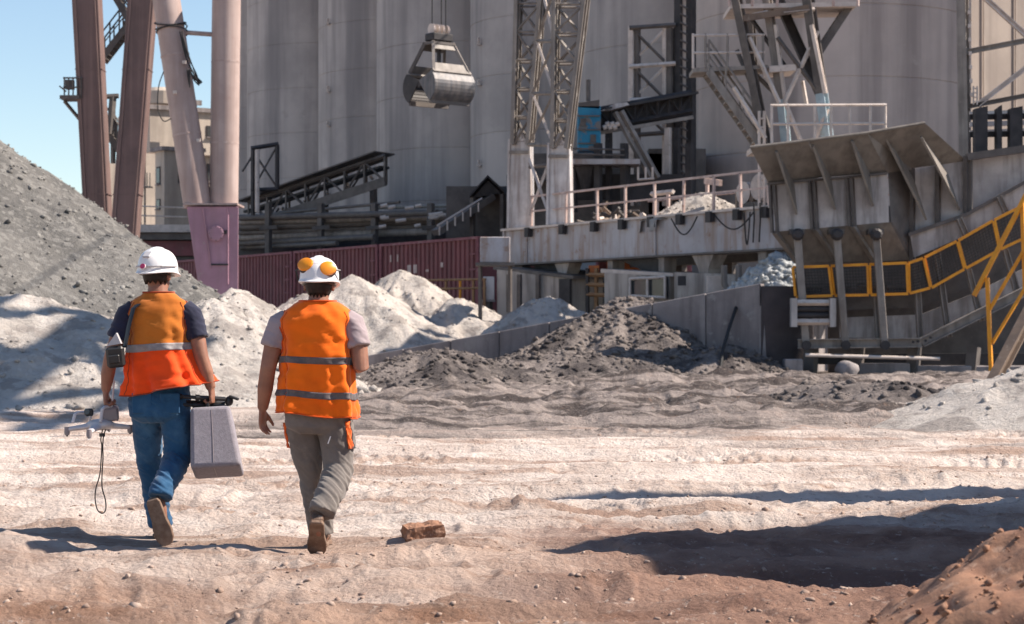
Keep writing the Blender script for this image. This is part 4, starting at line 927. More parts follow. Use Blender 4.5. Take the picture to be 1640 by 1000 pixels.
# ================================================================ GROUND AND HEAPS
FEET = ((-2.1, 12.0, .45, .65), (-1.12, 11.5, .45, .6))     # where the two workers tread
def zg(x, y):
    x = np.asarray(x, float); y = np.asarray(y, float)
    z = .20 * sstep(40, 54, y) * sstep(-2, 4, x)
    near = 1 - sstep(60, 90, np.abs(y))
    z = z + near * (.05 * fbm(x / 3.5, y / 3.5, 3, 1) + .05 * fbm(x / 1.3, y / 1.3, 2, 4) * sstep(40, 14, y))
    q = y - .10 * x + .30 * vnoise(x / 3., y / 6., 9)
    for c, w_, d in ((8.35, .16, .05), (9.25, .2, .07), (10.35, .22, .055), (11.2, .14, .04), (12.7, .25, .06), (13.4, .2, .05), (15.1, .3, .08), (15.75, .2, .05), (17.4, .3, .06), (19.2, .25, .05), (20.3, .3, .07), (22.6, .3, .06), (24.4, .4, .07), (27, .4, .08), (30, .5, .09)):
        e = (q - c) / w_; z = z - d * np.exp(-e * e) + d * .75 * np.exp(-((e - 1.9) ** 2)) * (1 + .4 * vnoise(x * 1.3, c + y * 0, 3))
    # lumpy trodden mud
    m = (1 - sstep(26, 40, np.abs(y)))
    r = 1 - np.abs(fbm(x * .75, y * 1.35, 4, 12)); z = z + m * (.115 * (r - .75)) * (1 - .45 * sstep(13, 18, y))
    z = z + m * (.042 * fbm(x * 2.6, y * 4.6, 4, 21) + .008 * (1 - 2 * np.abs(fbm(x * 9, y * 11, 3, 27)))) * (1 - .5 * sstep(14, 20, y))
    # churned tailings further back
    k = sstep(25, 30, y) * (1 - sstep(48, 56, y)) * sstep(-5, -1, x)
    z = z + k * .42 * np.maximum(0, fbm(x / 1.9, y / 1.1, 4, 33)) + k * .13 * (1 - 2 * np.abs(fbm(x * 1.3, y * 1.1, 4, 35)))
    # tyre treads
    for c, wid, ph in ((19.75, .32, 0), (21.4, .32, 1), (16.5, .28, 2), (23.6, .3, .4), (14.2, .26, 1.2), (25.3, .35, .8)):
        q2 = (y - c - .06 * x + .15 * vnoise(x / 4, y * 0 + c, 5)) / wid
        z = z + .013 * np.clip(3 * np.sin(x * 38 + ph + np.abs(q2) * 5), -1, 1) * (np.abs(q2) < 1) * sstep(-.15, .35, vnoise(x / 1.7, y * .8, 51))
    # footprints and hoof-sized pits, scattered one to a cell
    nz = m > 0
    cs = .42; gx_, gy_ = np.floor(x / cs).astype(int), np.floor(y / cs).astype(int); fp = np.zeros_like(z)
    for dx in (-1, 0, 1):
        for dy in (-1, 0, 1):
            ix, iy = gx_ + dx, gy_ + dy
            h1, h2, h3, h4 = (_T[(ix * a_ + 7 * iy + c_) & 511, (iy * b_ + 3 * ix + c_) & 511] for a_, b_, c_ in ((1, 1, 0), (3, 5, 40), (7, 3, 90), (5, 11, 170)))
            px_, py_ = (ix + h1) * cs, (iy + h2) * cs; an = (h3 - .5) * 1.2; ca, sa = np.cos(an), np.sin(an)
            ux, uy = (x - px_) * ca - (y - py_) * sa, (x - px_) * sa + (y - py_) * ca
            e2 = (ux / .075) ** 2 + (uy / .17) ** 2
            fp = fp + (h4 > .45) * (-.026 * np.exp(-e2 * e2) + .016 * np.exp(-((np.sqrt(e2 + 1e-6) - 1.45) / .35) ** 2)) * (.5 + h4)
    z = z + m * fp * .55 * (1 - .6 * sstep(15, 22, y))
    # bank at the front right
    z = z + .16 * np.exp(-(((x - 2.2) / 1.1) ** 2 + ((y - 8.6) / .55) ** 2)) - .10 * np.exp(-(((x - 2.2) / 1.5) ** 2 + ((y - 10.9) / 1.1) ** 2))
    for mx, my, rx_, ry_ in FEET: 
        z = z * (1 - .92 * np.exp(-(((x - mx) / rx_) ** 2 + ((y - my) / ry_) ** 2) ** 2))
    return z
ks = np.concatenate([-np.geomspace(40, 1.02, 16), np.linspace(-1, 1, 820), np.geomspace(1.02, 40, 16)])
ys = np.concatenate([[-3000, -300, -60, -20, -6, 0, 2.5], np.geomspace(4.8, 80, 680), [84, 90, 98, 110, 130, 160, 220, 400, 900, 3500]])
KK, YY = np.meshgrid(ks, ys); WW = np.maximum(.275 * np.abs(YY) + .5, 2.2); XX = KK * WW
ZZ = zg(XX, YY)
ZZ[(np.abs(KK) > 3)] *= .3
ZZ[YY > 1000] = -2
nr, nc = XX.shape; idx = np.arange(nr * nc).reshape(nr, nc)
FQ = np.stack([idx[:-1, :-1], idx[:-1, 1:], idx[1:, 1:], idx[1:, :-1]], -1).reshape(-1, 4)

# ground material: pale dust, tan mud in front, dark tailings around the heap
m, nt, b = _new('dusty_ground'); M['ground'] = m
geo = _n(nt, 'ShaderNodeNewGeometry'); pos = geo.outputs['Position']
sep = _n(nt, 'ShaderNodeSeparateXYZ'); nt.links.new(pos, sep.inputs[0])
def addn(a, bb, k):
    mm = _n(nt, 'ShaderNodeMath', operation='MULTIPLY_ADD'); nt.links.new(bb, mm.inputs[0]); mm.inputs[1].default_value = k; nt.links.new(a, mm.inputs[2]); return mm.outputs[0]
n7 = _noise(nt, _map(nt, pos, (.13, 1.1, 1)), 1.6, 7, .66)
n1 = _noise(nt, _map(nt, pos, (.35, .5, .5)), 1.0, 6); n2 = _noise(nt, _map(nt, pos, (1.2, 1.8, 1)), 1.0, 8, .65); n3 = _noise(nt, pos, 9, 6, .7)
n4 = _noise(nt, _map(nt, pos, (.25, .9, 1)), 1.3, 7, .62)
pale = _mix(nt, _ramp(nt, n2, .38, .62), (.68, .59, .535), (.53, .44, .39))
tan = _mix(nt, _ramp(nt, n2, .42, .62), (.45, .30, .225), (.27, .155, .105))
yq = addn(addn(sep.outputs[1], n1, 18.0), n7, 9.0)
col = _mix(nt, _ramp(nt, yq, 27.5, 19.5), pale, tan)
col = _mix(nt, _mulv(nt, _ramp(nt, n4, .56, .68), .85), col, (.58, .515, .475))
col = _mix(nt, _mulv(nt, _ramp(nt, n7, .48, .61), .78), col, (.31, .205, .155))
# dark tailings
dk = _mix(nt, _ramp(nt, n7, .43, .58), (.07, .058, .055), (.27, .23, .212))
g0 = _ramp(nt, addn(addn(sep.outputs[1], n4, 16.0), n1, 14.0), 37.5, 43); g1 = _ramp(nt, addn(sep.outputs[0], n1, 5.0), -3.2, .5)
mu = _n(nt, 'ShaderNodeMath', operation='MULTIPLY'); nt.links.new(g0, mu.inputs[0]); nt.links.new(g1, mu.inputs[1])
col = _mix(nt, mu.outputs[0], col, dk)
col = _mix(nt, _mulv(nt, _ramp(nt, n3, .57, .70), .65), col, (.19, .12, .088))
# brown mud at right, made darker to colour the cast shadow on it; small dark pits and pale crumbs everywhere
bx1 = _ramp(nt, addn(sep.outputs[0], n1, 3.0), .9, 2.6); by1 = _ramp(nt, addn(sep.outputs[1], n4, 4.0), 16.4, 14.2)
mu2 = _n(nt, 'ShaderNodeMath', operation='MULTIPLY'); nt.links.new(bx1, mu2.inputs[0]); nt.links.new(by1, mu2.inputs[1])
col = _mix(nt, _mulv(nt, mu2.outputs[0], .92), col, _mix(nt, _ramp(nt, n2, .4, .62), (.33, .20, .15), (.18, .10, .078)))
n5 = _noise(nt, _map(nt, pos, (.8, 1, 1)), 38, 5, .7); n6 = _noise(nt, pos, 15, 8, .75)
col = _mix(nt, _mulv(nt, _ramp(nt, n5, .61, .71), .45), col, (.13, .085, .065))
col = _mix(nt, _mulv(nt, _ramp(nt, n6, .56, .68), .5), col, (.62, .55, .50))
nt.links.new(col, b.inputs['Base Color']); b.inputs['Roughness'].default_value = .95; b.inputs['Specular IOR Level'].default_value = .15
vo = _n(nt, 'ShaderNodeTexVoronoi'); vo.inputs['Scale'].default_value = 11; nt.links.new(pos, vo.inputs['Vector'])
vo2 = _n(nt, 'ShaderNodeTexVoronoi'); vo2.inputs['Scale'].default_value = 34; nt.links.new(pos, vo2.inputs['Vector'])
hgt = addn(addn(_noise(nt, pos, 13, 11, .8), vo.outputs['Distance'], -.45), vo2.outputs['Distance'], -.3)
_bump(nt, b, hgt, .95, .05)
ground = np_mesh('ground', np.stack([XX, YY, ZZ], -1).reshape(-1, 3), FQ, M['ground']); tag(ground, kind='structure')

# chunk shapes
PH = (1 + 5 ** .5) / 2
ICO = np.array([(-1,PH,0),(1,PH,0),(-1,-PH,0),(1,-PH,0),(0,-1,PH),(0,1,PH),(0,-1,-PH),(0,1,-PH),(PH,0,-1),(PH,0,1),(-PH,0,-1),(-PH,0,1)]) / 1.9
ICF = np.array([(0,11,5),(0,5,1),(0,1,7),(0,7,10),(0,10,11),(1,5,9),(5,11,4),(11,10,2),(10,7,6),(7,1,8),(3,9,4),(3,4,2),(3,2,6),(3,6,8),(3,8,9),(4,9,5),(2,4,11),(6,2,10),(8,6,7),(9,8,1)])
rs = np.random.RandomState(5)
def chunks(pts, sizes, name, m, parent=None, flat=.7):
    n = len(pts); v = ICO[None] * (1 + .95 * (rs.rand(n, 12, 1) - .5)) * (np.array([1, 1, flat]) * (1 + .9 * (rs.rand(n, 1, 3) - .5)))
    a = rs.rand(n) * 6.28; c, s_ = np.cos(a), np.sin(a); t_ = (rs.rand(n) - .5) * 1.2; ct, st = np.cos(t_), np.sin(t_)
    x = v[..., 0] * c[:, None] - v[..., 1] * s_[:, None]; y = v[..., 0] * s_[:, None] + v[..., 1] * c[:, None]; z = v[..., 2]
    y2 = y * ct[:, None] - z * st[:, None]; z2 = y * st[:, None] + z * ct[:, None]
    w = np.stack([x, y2, z2], -1) * np.asarray(sizes)[:, None, None] + np.asarray(pts)[:, None, :]
    fc = (ICF[None] + (np.arange(n) * 12)[:, None, None]).reshape(-1, 3)
    return np_mesh(name, w.reshape(-1, 3), fc, m, parent, smooth=False)

def gravel_mat(name, a, b_, c, spk=.5, sc=.6, dirty=None):
    m, nt, bs = _new(name); v = _coord(nt, False)
    col = _mix(nt, _ramp(nt, _noise(nt, v, sc, 6), .38, .64), a, b_)
    vo = _n(nt, 'ShaderNodeTexVoronoi'); vo.inputs['Scale'].default_value = 9; nt.links.new(v, vo.inputs['Vector'])
    sp = _n(nt, 'ShaderNodeSeparateColor'); nt.links.new(vo.outputs['Color'], sp.inputs[0])
    col = _mix(nt, _mulv(nt, _ramp(nt, sp.outputs[0], .55, .9), spk), col, c)
    if dirty: col = _mix(nt, _ramp(nt, _noise(nt, v, 1.3, 8, .66), .49, .6), col, dirty)
    nt.links.new(col, bs.inputs['Base Color']); bs.inputs['Roughness'].default_value = .95; bs.inputs['Specular IOR Level'].default_value = .15
    _bump(nt, bs, _noise(nt, v, 7, 8, .72), .8, .14)
    return m
M['gravel'] = gravel_mat('grey_gravel', (.17,.163,.155), (.12,.116,.112), (.28,.27,.255), .55)
M['white'] = gravel_mat('pale_spoil', (.50,.455,.42), (.40,.365,.335), (.55,.52,.49), .4, .6, (.30,.27,.25))
M['spoil_dark'] = gravel_mat('dark_tailings', (.20,.172,.16), (.125,.107,.10), (.30,.26,.24), .5, .8, (.075,.065,.064))
M['bluish'] = gravel_mat('pale_blue_rock', (.46,.48,.49), (.36,.38,.39), (.60,.62,.63), .6)
M['gravel_chip'] = mat('pale_gravel_chip', (.25,.24,.225), (.13,.125,.12), scale=1.7, lo=.42, hi=.58, rough=.95, bump=.4, bscale=20, rnd=False)
M['clod'] = mat('brown_clod', (.30,.165,.105), (.19,.10,.068), scale=6, rough=.95, bump=.5, bscale=30, c3=(.38,.235,.165), c3s=14, c3lo=.55, c3hi=.65, rnd=False)
M['dustclod'] = mat('dusty_clod', (.40,.31,.26), (.26,.18,.14), scale=3, rough=.95, bump=.5, bscale=30, rnd=False)

def heap(name, label, c, h, rx, ry, mt, seed, z0=None, n=150, rot=0, rough=.5, ridge=.5, rocks=0, rsize=(.05, .16), cat='heap', group=None, toe=0, top=.08, gully=.16, chunk=None):
    cx, cy = c; base = float(zg(cx, cy)) if z0 is None else z0
    g_ = np.linspace(-1.25, 1.25, n); A, B = np.meshgrid(g_, g_)
    ang = np.arctan2(B, A); rr = np.sqrt(A*A + B*B)
    wob = 1 + .16 * vnoise(np.cos(ang) * 1.6 + 5, np.sin(ang) * 1.6 + 5, seed) + .05 * vnoise(np.cos(ang) * 5 + 5, np.sin(ang) * 5 + 5, seed + 2)
    r = rr / wob
    r = (np.sqrt(r*r + top*top) - top) / (math.sqrt(1 + top*top) - top)
    H_ = 1 - r; prof = np.where(H_ > .12, H_ , .12 * np.exp(np.minimum((H_ - .12) / .12, 0)) ) - .035 - .6 * np.maximum(0, r - 1)
    ca, sa = math.cos(rot), math.sin(rot)
    X = cx + (A * rx) * ca - (B * ry) * sa; Y = cy + (A * rx) * sa + (B * ry) * ca
    amp = np.clip(H_ * 3, 0, 1)
    Zz = h * prof + amp * (gully * h * .5 * np.clip(rr * 2.5 - .2, 0, 1) * fbm(np.cos(ang) * 3 + seed, np.sin(ang) * 3 + rr * 1.2, 3, seed + 3)
        + ridge * .5 * fbm(X / 1.9, Y / 1.9, 3, seed + 7) + rough * .10 * fbm(X * 2.3, Y * 2.3, 4, seed + 11) + rough * .05 * fbm(X * 8, Y * 8, 2, seed + 13))
    Zz = Zz + base; Zz[rr > 1.2] -= .4
    idx = np.arange(n * n).reshape(n, n)
    fq = np.stack([idx[:-1, :-1], idx[:-1, 1:], idx[1:, 1:], idx[1:, :-1]], -1).reshape(-1, 4)
    gz = zg(X, Y) if z0 is None else np.full_like(X, z0)
    lo = (Zz < gz - .12).ravel(); keep = ~(lo[fq].all(1)); fq = fq[keep]
    used = np.unique(fq); rm = -np.ones(n * n, int); rm[used] = np.arange(len(used)); fq = rm[fq]
    Vv = np.stack([X, Y, Zz], -1).reshape(-1, 3)[used]
    loc = Vector((cx, cy, base))
    o = np_mesh(name, Vv, fq, mt, loc=loc); tag(o, label, cat, group)
    if rocks:
        ok = np.where((Vv[:, 2] > base + .02))[0]; pk = rs.choice(ok, rocks)
        pts = Vv[pk] + (rs.rand(rocks, 3) - .5) * np.array([2.5 * rx / n, 2.5 * ry / n, .02])
        sz = rsize[0] + (rsize[1] - rsize[0]) * rs.rand(rocks) ** 3
        k = chunks(pts, sz, 'loose_stones', chunk or mt, o); k['kind'] = 'stuff'
    if toe:
        a_ = rs.rand(toe) * 6.28; q_ = .86 + .22 * rs.rand(toe); xx_ = cx + rx * q_ * np.cos(a_); yy_ = cy + ry * q_ * np.sin(a_)
        k = chunks(np.stack([xx_, yy_, zg(xx_, yy_) + .05], -1), .03 + .14 * rs.rand(toe) ** 3, 'toe_stones', chunk or mt, o); k['kind'] = 'stuff'
    return o
GW = 'pale spoil heaps in front of the wagons'
heap('gravel_pile', 'huge grey gravel pile rising out of the picture at the left', (-15.2, 47), 8.0, 12.6, 12.6, M['gravel'], 1, n=250, ridge=.3, rough=.8, rocks=10000, rsize=(.015, .07), cat='gravel pile', top=.05, gully=.07, chunk=M['gravel_chip'])
SP = dict(n=165, ridge=.5, rough=1.0, rocks=1400, rsize=(.012, .065), group=GW, gully=.28, top=.06, toe=260)
heap('spoil_heap', 'long pale spoil bank at the foot of the big grey gravel pile', (-9.6, 39.6), 2.25, 6.6, 5.4, M['white'], 2, **SP)
heap('spoil_heap', 'pale spoil heap directly behind the left worker', (-6.3, 41.8), 2.1, 3.5, 5.2, M['white'], 3, **SP)
heap('spoil_heap', 'pale spoil heap between the two workers', (-6.6, 47.5), 2.35, 3.6, 5.4, M['white'], 4, **SP)
heap('spoil_heap', 'pale spoil heap peaking just right of the helmet with orange earmuffs', (-5.3, 66), 3.4, 6.2, 5.6, M['white'], 5, **SP)
heap('spoil_heap', 'sharp pale spoil peak in front of the middle maroon wagon', (-3.9, 70), 3.7, 5.0, 5.6, M['white'], 6, **SP)
heap('spoil_heap', 'low pale spoil shoulder in front of the yellow yard railing', (-1.9, 67.5), 2.6, 4.6, 4.4, M['white'], 8, **SP)
heap('spoil_heap', 'pale spoil heap behind the wall, below the left end of the girder', (1.15, 64.6), 2.6, 4.2, 3.4, M['white'], 9, **SP)
GD = 'dark tailings along the retaining wall'
heap('tailings_heap', 'dark tailings heap spilling over the retaining wall', (3.35, 57.6), 2.3, 4.6, 4.6, M['spoil_dark'], 11, n=220, ridge=.4, rocks=4000, rsize=(.02, .12), group=GD, gully=.3)
heap('tailings_heap', 'low broad grey tailings mound right behind the right worker', (-1.85, 45.2), .72, 3.3, 3.6, M['spoil_dark'], 12, n=180, ridge=.4, rocks=1400, rsize=(.02, .09), group=GD, gully=.5, top=.3)
heap('tailings_heap', 'low grey tailings spread in front of the big dark heap', (1.4, 51.6), .6, 4.2, 4.4, M['spoil_dark'], 13, n=180, ridge=.5, rocks=1400, rsize=(.03, .11), group=GD, gully=.5, top=.3)
heap('tailings_heap', 'small dark tailings cone at the end of the retaining wall by the rod', (5.6, 54.6), .85, 2.2, 1.7, M['spoil_dark'], 14, n=90, ridge=.3, rocks=500, rsize=(.03, .1), group=GD)
heap('rock_pile', 'pale blue crushed rock pile on the ramp beside the hopper', (8.2, 60.3), 1.35, 1.7, 1.7, M['bluish'], 15, z0=2.4, n=120, ridge=.5, rough=1.2, rocks=2200, rsize=(.05, .18), cat='rock pile')
heap('sand_heap', 'small white heap lying on the platform deck behind the railing', gp(10.0, 1.7, 0)[:2], .85, 1.75, 1.4, M['white'], 16, z0=zt, n=80, ridge=.25, rocks=300, rsize=(.02, .07))
heap('mud_bank', 'pale mud bank at the right edge below the strut', (8.0, 28.5), .85, 3.0, 2.6, M['white'], 17, n=120, ridge=.5, rocks=200, rsize=(.02, .08), cat='bank', top=.3)
heap('mud_bank', 'low dark churned mud ridge left of the brown strut', (6.1, 34.0), .42, 2.6, 2.4, M['spoil_dark'], 18, n=120, ridge=.7, rocks=300, rsize=(.03, .1), cat='bank', top=.3)
heap('dirt_heap', 'brown clod-strewn dirt heap in the bottom right corner', (2.68, 6.3), 1.2, 1.95, 1.75, M['clod'], 19, n=220, ridge=.14, rough=.8, rocks=4200, rsize=(.004, .02), cat='dirt heap', gully=.12)
heap('dirt_heap', 'unseen steep dirt heap added to cast the front right shadow', (7.0, 12.1), 7.2, 2.9, 4.4, M['clod'], 20, n=100, ridge=.3, cat='dirt heap', top=.12, gully=.05)  # out of view, added for the broad shadow it throws
o = MB().loft([[Vector((6.9 + i * w_, 15.9 + j * w_, z_)) for i, j in ((-1,-1),(1,-1),(1,1),(-1,1))] for z_, w_ in ((-.2, .30), (3.5, .25), (6.6, .18), (7.0, .08))]).build('shadow_pylon', M['conc'], None, bevel=.03)  # unseen, added to throw a thin shadow across the mud
tag(o, 'unseen tapered pylon added to cast a thin ground shadow', 'pylon'); rehome(o, (6.9, 15.9, 0))

# brick-like block lying on the mud
a = Vector((P(678, 0, 11.85).x, 11.85, float(zg(P(678, 0, 11.85).x, 11.85))))
o = MB().box(a + Vector((0, 0, .03)), (.225, .15, .09), (R(6), R(-5), R(16))).build('mud_block', M['clod'], None)
md = o.modifiers.new('sub', 'SUBSURF'); md.subdivision_type = 'SIMPLE'; md.levels = md.render_levels = 4
tx = bpy.data.textures.new('rough', 'CLOUDS'); tx.noise_scale = .06; d_ = o.modifiers.new('disp', 'DISPLACE'); d_.texture = tx; d_.strength = .05; d_.mid_level = .5
tag(o, 'brick-sized brown block of dried mud lying right of the right worker', 'block'); rehome(o, a)

# clods scattered over the mud
n_ = 14000; yy = 6.5 + 26 * rs.rand(n_) ** 1.4; xx = (rs.rand(n_) * 2 - 1) * .29 * yy
dens = vnoise(xx * .9, yy * .9, 40) + .4 * (yy < 12); ok = dens > .05; xx, yy = xx[ok], yy[ok]
sz = .004 + .018 * rs.rand(len(xx)) ** 5
k = chunks(np.stack([xx, yy, zg(xx, yy) - sz * .15], -1), sz, 'clods', M['dustclod']); tag(k, 'scattered small clods and pebbles on the trodden ground', 'clods', kind='stuff')
# ================================================================ PEOPLE
def fabric(name, a, b_, sc=6, weave=260, bump=.15, rough=.9, lo=.4, hi=.62, dirt=None, sheen=.2):
    m, nt, bs = _new(name); v = _coord(nt, False)
    col = _mix(nt, _ramp(nt, _noise(nt, v, sc, 6), lo, hi), a, b_)
    if dirt: col = _mix(nt, _mulv(nt, _ramp(nt, _noise(nt, v, 9, 8, .7), .5, .68), .8), col, dirt)
    nt.links.new(col, bs.inputs['Base Color']); bs.inputs['Roughness'].default_value = rough
    bs.inputs['Specular IOR Level'].default_value = .2; bs.inputs['Sheen Weight'].default_value = sheen
    _bump(nt, bs, _noise(nt, v, weave, 2), bump, .002); return m
M['skin'] = mat('tanned_skin', (.30,.14,.09), (.23,.105,.068), scale=9, rough=.55, bump=.15, bscale=60, bdist=.002, spec=.4, rnd=False)
M['skin'].node_tree.nodes['Principled BSDF'].inputs['Subsurface Weight'].default_value = .08
M['vest_o'] = fabric('orange_vest_cloth', (.84,.15,.005), (.74,.12,.004), 4, 300, .1)
M['vest_top'] = fabric('dull_orange_vest_cloth', (.50,.15,.018), (.42,.12,.014), 4, 300, .3)
M['vest_red'] = fabric('red_orange_vest_cloth', (.85,.075,.008), (.75,.06,.006), 4, 300, .1)
M['vest_trim'] = fabric('dark_red_piping', (.30,.045,.012), (.24,.035,.01), 8, 300, .1)
M['vest_trim2'] = fabric('deep_orange_piping', (.60,.085,.004), (.5,.07,.004), 8, 300, .1)
M['band'] = fabric('grey_reflective_tape', (.28,.26,.265), (.22,.20,.21), 20, 400, .1, .45)
M['band_dark'] = fabric('dark_reflective_tape', (.115,.10,.105), (.085,.075,.08), 20, 400, .1, .45)
M['denim'] = fabric('blue_denim', (.018,.075,.165), (.05,.13,.235), 5, 340, .3, .9, .45, .7, (.012, .045, .10))
M['work'] = fabric('grey_work_trousers', (.165,.147,.137), (.125,.11,.104), 5, 340, .3, .9, .4, .65, (.19, .17, .155))
M['tee_navy'] = fabric('navy_tshirt', (.022,.024,.05), (.016,.018,.036), 6, 300, .2)
M['tee_grey'] = fabric('mauve_grey_tshirt', (.33,.27,.285), (.27,.22,.235), 6, 300, .2)
M['boot'] = mat('dusty_boot_leather', (.17,.105,.075), (.11,.07,.052), scale=14, rough=.75, bump=.4, bscale=60, bdist=.004, c3=(.27,.195,.15), c3s=18, c3lo=.52, c3hi=.64, rnd=False)
M['sole'] = mat('dusty_boot_sole', (.16,.10,.072), (.23,.16,.12), scale=22, rough=.9, bump=.5, bscale=70, bdist=.004, rnd=False)
M['hair'] = mat('dark_hair', (.014,.010,.009), (.028,.02,.016), scale=40, rough=.6, bump=.6, bscale=180, bdist=.004, rnd=False)
M['helmet'] = mat('white_helmet_plastic', (.74,.73,.74), (.66,.65,.66), scale=8, rough=.35, bump=.05, spec=.5, rnd=False, c3=(.5,.46,.43), c3s=22, c3lo=.66, c3hi=.76)
M['helmet_grey'] = mat('grey_helmet_trim', (.42,.41,.43), rough=.5, bump=0)
M['muff'] = mat('orange_earmuff_plastic', (.80,.29,.01), (.70,.22,.01), scale=12, rough=.35, bump=.05, spec=.5, rnd=False)
M['blk'] = mat('black_plastic', (.018,.018,.02), rough=.45, bump=.1, spec=.5)
M['pinklogo'] = mat('pink_logo', (.55,.06,.16), rough=.5, bump=0)
M['orange_trim'] = fabric('orange_pocket_trim', (.75,.13,.02), (.65,.10,.015), 8, 300, .1)
M['foam'] = mat('grey_foam_case', (.265,.25,.285), (.22,.205,.235), scale=60, rough=.9, bump=.5, bscale=140, bdist=.004, rnd=False, c3=(.31,.295,.325), c3s=8, c3lo=.56, c3hi=.7)
M['drone'] = mat('white_drone_plastic', (.60,.57,.58), (.53,.5,.51), scale=10, rough=.4, bump=.03, spec=.5, rnd=False)
M['drone_grey'] = mat('grey_battery_plastic', (.25,.22,.23), rough=.5, bump=0)

def finish(name, mb, mt, parent, voxel=.007, sm=4, deform=None):
    off = root_loc(parent)
    o = mb.build(name, mt, parent)
    r_ = o.modifiers.new('r', 'REMESH'); r_.mode = 'VOXEL'; r_.voxel_size = voxel; r_.use_smooth_shade = True
    s_ = o.modifiers.new('s', 'SMOOTH'); s_.factor = .5; s_.iterations = sm
    bpy.context.view_layer.update(); dg = bpy.context.evaluated_depsgraph_get()
    me = bpy.data.meshes.new_from_object(o.evaluated_get(dg)); o.modifiers.clear(); old = o.data; o.data = me; bpy.data.meshes.remove(old)
    me.name = name
    if not me.materials: me.materials.append(mt)
    n = len(me.vertices); co = np.empty(n * 3, np.float32); me.vertices.foreach_get('co', co); co = co.reshape(-1, 3)
    if deform is not None:
        nr_ = np.empty(n * 3, np.float32); me.vertices.foreach_get('normal', nr_)
        co = co + nr_.reshape(-1, 3) * deform(co)[:, None]
        me.vertices.foreach_set('co', co.astype(np.float32).ravel()); me.update()
    me.shade_smooth(); return o
def ell(c, rx, ry, n=28, pw=2.3, tilt=(0, 0)):
    out = []
    for k in range(n):
        a = 2 * math.pi * k / n; ca, sa = math.cos(a), math.sin(a)
        x = rx * math.copysign(abs(ca) ** (2 / pw), ca); y = ry * math.copysign(abs(sa) ** (2 / pw), sa)
        out.append(Vector((c[0] + x, c[1] + y, c[2] + tilt[0] * x + tilt[1] * y)))
    return out
def hand(mb, w, d, pn, side, curl, spread=.02, tcurl=.5, sc=1.0):
    w = Vector(w); d = Vector(d).normalized(); pn = Vector(pn); pn = (pn - d * pn.dot(d)).normalized(); side = Vector(side); side = (side - d * side.dot(d) - pn * side.dot(pn)).normalized()
    rings = []
    for f, hw_, ht in ((-.02, .027, .021), (.02, .033, .019), (.06, .042, .017), (.09, .043, .014)):
        c = w + d * f * sc; rings.append([c + side * hw_ * sc * math.cos(a) + pn * ht * sc * math.sin(a) for a in [2 * math.pi * k / 12 for k in range(12)]])
    mb.loft(rings)
    for i, (o, ln) in enumerate(((.032, .076), (.0105, .084), (-.0105, .078), (-.032, .06))):
        p = w + d * .078 * sc + side * o * sc; dd = (d + side * (o * spread * 10)).normalized(); pts = [p]; ang = 0
        for sgm, cu in zip((.45, .32, .23), curl):
            ang += cu; v = dd * math.cos(ang) + pn * math.sin(ang); p = p + v * ln * sgm * sc * 1.05; pts.append(p)
        mb.tube(pts, [.0098 * sc, .0092 * sc, .0085 * sc, .0065 * sc], 8)
    p = w + d * .025 * sc + side * .026 * sc; v = (d * .75 + side * .6 + pn * .35).normalized(); q = p + v * .045 * sc
    v2 = (d * .9 + side * (.35 - tcurl * .6) + pn * (.25 + tcurl)).normalized(); mb.tube([p - v * .01, q, q + v2 * .032 * sc, q + v2 * .056 * sc], [.014 * sc, .0125 * sc, .0105 * sc, .008 * sc], 8)
def head_mesh(mb, hc, yaw, neck, m3):
    def h(x, y, z): return hc + m3 @ Vector((x, y, z))
    mb.ball(h(0, -.005, .02), .076, .096, .098, 16, m3)
    mb.ball(h(0, .03, -.045), .056, .062, .07, 12, m3)
    mb.ball(h(0, .095, -.012), .011, .018, .022, 8, m3); mb.ball(h(0, .088, .03), .05, .015, .012, 8, m3)
    mb.ball(h(0, .085, -.058), .024, .012, .008, 8, m3); mb.ball(h(0, .082, -.092), .022, .016, .016, 8, m3)
    for s_ in (-1, 1): mb.ball(h(s_ * .082, -.005, -.012), .010, .020, .032, 8, m3 @ Matrix.Rotation(R(-s_ * 18), 3, 'Z'))
    mb.tube([neck, hc + (neck - hc) * .45, h(0, -.018, -.03)], [.066, .058, .06], 14)
def face_parts(hc, m3, par):
    for s_ in (-1, 1):
        MB().ball(hc + m3 @ Vector((s_ * .031, .083, .012)), .012, .010, .010, 8).build('eye', M['blk'], par, smooth=True)
def hair_mesh(hc, m3, par, down=-.07):
    mb = MB(); rings = []
    for i in range(9):
        z = down + (.09 - down) * i / 8; r_ = math.sqrt(max(.05, 1 - ((z - .015) / .112) ** 2)); ring = []
        for k in range(25):
            a = math.pi * (.93 + 1.14 * k / 24); taper = .97 if i == 0 else 1.0
            ring.append(hc + m3 @ Vector((.083 * r_ * taper * math.cos(a), -.008 + .103 * r_ * taper * math.sin(a), z + (.012 if i == 0 else 0) * math.sin(k * 1.9))))
        rings.append(ring)
    vs_ = [p for r_ in rings for p in r_]; n = 25
    fs_ = [(i*n + k, i*n + k + 1, (i+1)*n + k + 1, (i+1)*n + k) for i in range(8) for k in range(n - 1)]
    mb.add(vs_, fs_); o = mb.build('hair', M['hair'], par, smooth=True); sd = o.modifiers.new('s', 'SOLIDIFY'); sd.thickness = .012; sd.offset = -1; return o
